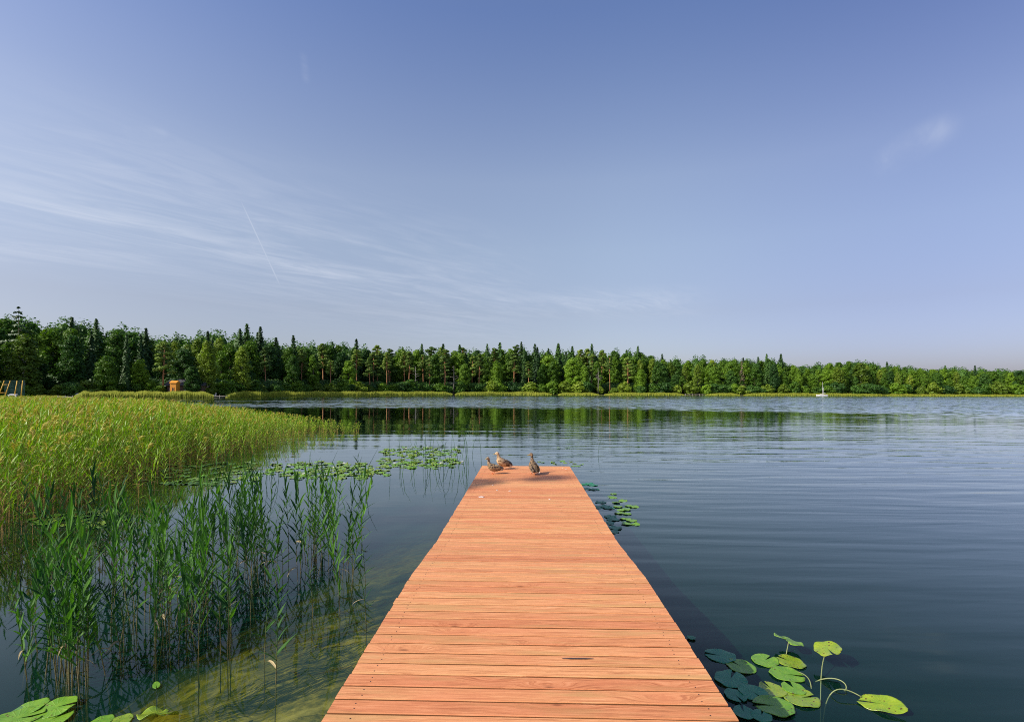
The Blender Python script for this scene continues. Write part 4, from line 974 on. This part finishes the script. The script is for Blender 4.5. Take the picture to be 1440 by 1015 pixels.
for k in range(36): xk = xa + (xb - xa) * k / 35; g.tube([(xk, .35, .1), (xk, .35, hh_)], .028, 4, cap=False)
for k in range(18): zk = .1 + (hh_ - .1) * k / 17; g.tube([(xa, .35, zk), (xb, .35, zk)], .028, 4, cap=False)
obj('net', g.mesh('net', M['net']), fr_)
bn = empty('bench', (X0(21), D0 - .5, .5), 0, 'white bench on the grey pier below the climbing frame', 'bench')
g = G(); g.box(-.85, .85, -.2, .2, .42, .5); obj('seat', g.mesh('seat', M['white']), bn)
g = G(); g.box(-.85, .85, .205, .245, .42, .62); obj('backrest', g.mesh('backrest', M['white']), bn)
for x_ in (-.7, .7):
    g = G(); g.box(x_ - .05, x_ + .05, -.15, .15, 0, .417); obj('leg', g.mesh('leg', M['white']), bn)
def gp(x, extra):
    d = shore_depth(x) + extra; X = (x - CX) / F * d; return Vector((X, d, float(ground_z(np.array(X), np.array(d)))))
# orange kiosk
p = gp(246, 1.0); k_ = p.y / F
kk = empty('kiosk', p, .1, 'small orange wooden kiosk with a dark window under the trees at the shore', 'kiosk')
W_ = 4.0 * k_; Zb = 2.3 - (546.5 - hz(246)) * k_ - p.z + .45; Zt = EYE - p.z + (hz(246) - 538.5) * k_
g = G(); g.box(-W_, W_, -.9, .9, .3, Zt); obj('wall', g.mesh('wall', M['orange']), kk)
g = G(); g.V = [(-W_ - .15, -1.1, Zt + .003), (W_ + .15, -1.1, Zt + .003), (W_ + .15, 1.1, Zt + .003), (-W_ - .15, 1.1, Zt + .003), (-W_ - .15, 0, Zt + .6), (W_ + .15, 0, Zt + .6)]; g.F = [(0, 1, 5, 4), (2, 3, 4, 5), (0, 4, 3), (1, 2, 5), (3, 2, 1, 0)]; g.M = [0] * 5
obj('roof', g.mesh('roof', M['orange']), kk)
wn = None
g = G(); g.box(-.17, .20, -.93, -.903, Zt * .45, Zt * .66); wn = obj('window', g.mesh('window', M['blackish']), kk)
g = G(); g.box(-.24, -.173, -.95, -.903, Zt * .42, Zt * .70); g.box(.203, .27, -.95, -.903, Zt * .42, Zt * .70); obj('frame', g.mesh('frame', M['orange']), wn)
# brown cabin behind it
p = gp(266, 6)
cb = empty('cabin', p, 0, 'dark brown cabin half hidden by foliage right of the orange kiosk', 'cabin')
g = G(); g.box(-4.5, 4.5, -2, 2, .1, 2.7); obj('wall', g.mesh('wall', M['cabin']), cb)
g = G(); g.V = [(-5, -2.6, 2.6), (5, -2.6, 2.6), (5, 2.6, 2.6), (-5, 2.6, 2.6), (-5, 0, 4.3), (5, 0, 4.3)]; g.F = [(0, 1, 5, 4), (2, 3, 4, 5), (0, 4, 3), (1, 2, 5), (3, 2, 1, 0)]; g.M = [0] * 5; obj('roof', g.mesh('roof', M['roof']), cb)
for x_ in (-2.6, .1, 2.8):
    g = G(); g.box(x_, x_ + .9, -2.04, -2.003, .9, 1.9); obj('window', g.mesh('window', M['steel']), cb)
g = G(); g.box(-4.0, -3.2, -2.05, -2.003, .1, 2.0); obj('door', g.mesh('door', M['pier']), cb)
# garden chairs
def chair(p, rz, label):
    o = empty('garden_chair', p, rz, label, 'chair', 'white chairs on the far shore lawn')
    g = G(); g.box(-.25, .25, -.25, .25, .42, .47); obj('seat', g.mesh('seat', M['plastic']), o)
    g = G(); g.box(-.25, .25, .253, .30, .42, .95); obj('backrest', g.mesh('backrest', M['plastic']), o)
    for sx in (-.22, .22):
        for sy in (-.22, .22):
            g = G(); g.tube([(sx, sy, 0), (sx, sy, .418)], .03, 6); obj('leg', g.mesh('leg', M['plastic']), o)
for k, (x, lb) in enumerate([(199, 'leftmost white chair on the lawn, apart from the rest'), (217, 'white chair left of the orange trunk, farthest of three'), (221, 'white chair left of the orange trunk, middle of three'), (225, 'white chair left of the orange trunk, nearest to it'),
                             (233.5, 'white chair between the orange trunk and the kiosk'), (257, 'white chair just right of the orange kiosk'), (302, 'white chair at the right end of the reed strip')]):
    p = gp(x, .8); p.z += .25; chair(p, k * .9, lb)
# upturned pale boat at left
def rowboat(p, rz, L, label, mat, inv=False):
    o = empty('rowing_boat', p, rz, label, 'boat'); n = 14; V = []; m_ = 9
    for i_ in range(n + 1):
        u = i_ / n * 2 - 1; wd = .62 * (1 - abs(u) ** 2.4) + .01; dp = .45 * (1 - abs(u) ** 4) + .05
        for j_ in range(m_):
            q = math.pi * j_ / (m_ - 1); V.append((u * L / 2, math.cos(q) * wd, (dp * math.sin(q)) * (1 if inv else -1) + (0 if inv else .5) + .08 * u * u))
    Fc = [(a_ * m_ + b_, a_ * m_ + b_ + 1, (a_ + 1) * m_ + b_ + 1, (a_ + 1) * m_ + b_) for a_ in range(n) for b_ in range(m_ - 1)]
    ob = obj('hull', mesh('hull', V, Fc, mat, smooth=True), o); sd = ob.modifiers.new('t', 'SOLIDIFY'); sd.thickness = .04; 
    g = G(); g.tube([(-L * .45, 0, .5 if inv else .02), (L * .45, 0, .5 if inv else .02)], .03, 6); obj('keel', g.mesh('keel', M['pier']), o); return o
p = gp(113, 1.5); p.z += .45; rowboat(p, .15, 2.2, 'pale upturned boat lying at the shore left of the low rounded tree', M['plastic'], True)
# sailboat
ds = shore_depth(1156) - 6; ks = ds / F; p = Vector(((1156 - CX) * ks, ds, 0))
sb = empty('sailboat', p, 0, 'small white sailing boat with a bare mast moored at the far right shore', 'sailboat')
L = 13.5 * ks
for sy in (-.9, .9):
    g = G(); n = 12; V = []
    for i_ in range(n + 1):
        u = i_ / n * 2 - 1; wd = .26 * (1 - abs(u) ** 3) + .02; b0 = -.15 + .2 * abs(u) ** 3
        V += [(u * L / 2, sy - wd, .55 + .12 * abs(u)), (u * L / 2, sy + wd, .55 + .12 * abs(u)), (u * L / 2, sy + wd * .6, b0), (u * L / 2, sy - wd * .6, b0)]
    g.add(V, [(i_ * 4 + j_, i_ * 4 + (j_ + 1) % 4, i_ * 4 + 4 + (j_ + 1) % 4, i_ * 4 + 4 + j_) for i_ in range(n) for j_ in range(4)] + [(3, 2, 1, 0), (n * 4, n * 4 + 1, n * 4 + 2, n * 4 + 3)]); obj('hull', g.mesh('hull', M['white']), sb)
g = G(); g.box(-L * .28, L * .28, -.75, .75, .50, .68); obj('trampoline', g.mesh('trampoline', M['white']), sb)
g = G(); g.box(-L * .12, L * .14, -.5, .5, .683, .85); obj('cockpit', g.mesh('cockpit', M['white']), sb)
MH = (hz(1156) - 537) * ks + EYE
g = G(); g.tube([(.3, 0, .68), (.3, 0, MH)], [.05, .03], 8); obj('mast', g.mesh('mast', M['white'], True), sb)
g = G(); g.tube([(.3, 0, 1.5), (1.9, 0, 1.45)], .07, 8); obj('boom', g.mesh('boom', M['white'], True), sb)
g = G(); g.tube([(.55, 0, 1.55), (.5, 0, MH * .62)], [.13, .07], 8); obj('furled_sail', g.mesh('furled_sail', M['plastic'], True), sb)
# small landing stages on the far shore
def stage(x0, x1, label, off=3):
    d = shore_depth((x0 + x1) / 2) - off; k_ = d / F; o = empty('landing_stage', (((x0 + x1) / 2 - CX) * k_, d, 0), 0, label, 'landing stage'); h_ = (x1 - x0) / 2 * k_
    g = G(); g.box(-h_, h_, -.7, .7, .42, .56); obj('deck', g.mesh('deck', M['pier']), o)
    q = -h_ + .2
    while q < h_:
        g = G(); g.tube([(q, -.6, -1), (q, -.6, .80)], .09, 6); obj('post', g.mesh('post', M['pier']), o); q += max(1.6, h_ / 3)
stage(963, 992, 'grey wooden landing stage at the far shore gap left of the dead conifer')
stage(301, 318, 'grey landing stage between the two left reed strips')
stage(84, 106, 'low grey jetty at the shore near the pale upturned boat')

# ------------------------------------------------------------------ near-shore trees outside the frame that shade the left reeds and the dock end
def shade_tree(x, y, H, var, label):
    z = float(ground_z(np.array(float(x)), np.array(float(y)))); o = tree('ragged', 0, Vector((x, y, max(z, 0))), H, 1.0, 1.0, label, 'own'); return o
shade_tree(-24.2, -2.0, 20.3, 1, 'tall dark spruce on the near left shore beside the reed bed')

# ------------------------------------------------------------------ labels that single out the forest trees
LOOK = {'broad': 'green broadleaf tree', 'dark': 'dark green broadleaf tree', 'birch': 'yellow green birch', 'spruce': 'dark pointed spruce', 'pine': 'pine with clumped crown', 'bush': 'low bush'}
WHERE = {'front': 'in the front row', 'middle': 'in the middle rows', 'back': 'in the back row', 'spire': 'breaking the skyline', 'shore': 'at the waterline'}
LM = [(18, 'the climbing frame'), (246, 'the orange kiosk'), (638, 'the crooked dead tree'), (841, 'the bare grey trunk'), (1043, 'the brown dead conifer'), (1156, 'the white sailboat')]
ORD = ['first', 'second', 'third', 'fourth', 'fifth', 'sixth', 'seventh', 'eighth', 'ninth', 'tenth', 'eleventh', 'twelfth', 'thirteenth', 'fourteenth', 'fifteenth', 'sixteenth', 'seventeenth', 'eighteenth', 'nineteenth', 'twentieth']
byk = {}
for tdat in TREES:
    if not tdat['own']: byk.setdefault((tdat['kind'], tdat['row']), []).append(tdat)
for (kd, rw), L_ in byk.items():
    for tdat in L_:
        best = None
        for lx, ln in LM:
            same = sorted([q['px'] for q in L_ if (q['px'] > lx) == (tdat['px'] > lx)], key=lambda v: abs(v - lx))
            rk = same.index(tdat['px']); 
            if best is None or rk < best[0]: best = (rk, 'right' if tdat['px'] > lx else 'left', ln)
        rk, sd_, ln = best
        tdat['o']['label'] = '%s %s, %s %s of %s' % (LOOK[kd], WHERE[rw], ORD[min(rk, 19)], sd_, ln)
        tdat['o']['group'] = 'trees of the far forest' if kd != 'bush' else 'bushes along the far shore'
print('trees', len(TREES), 'objects', len(bpy.data.objects))
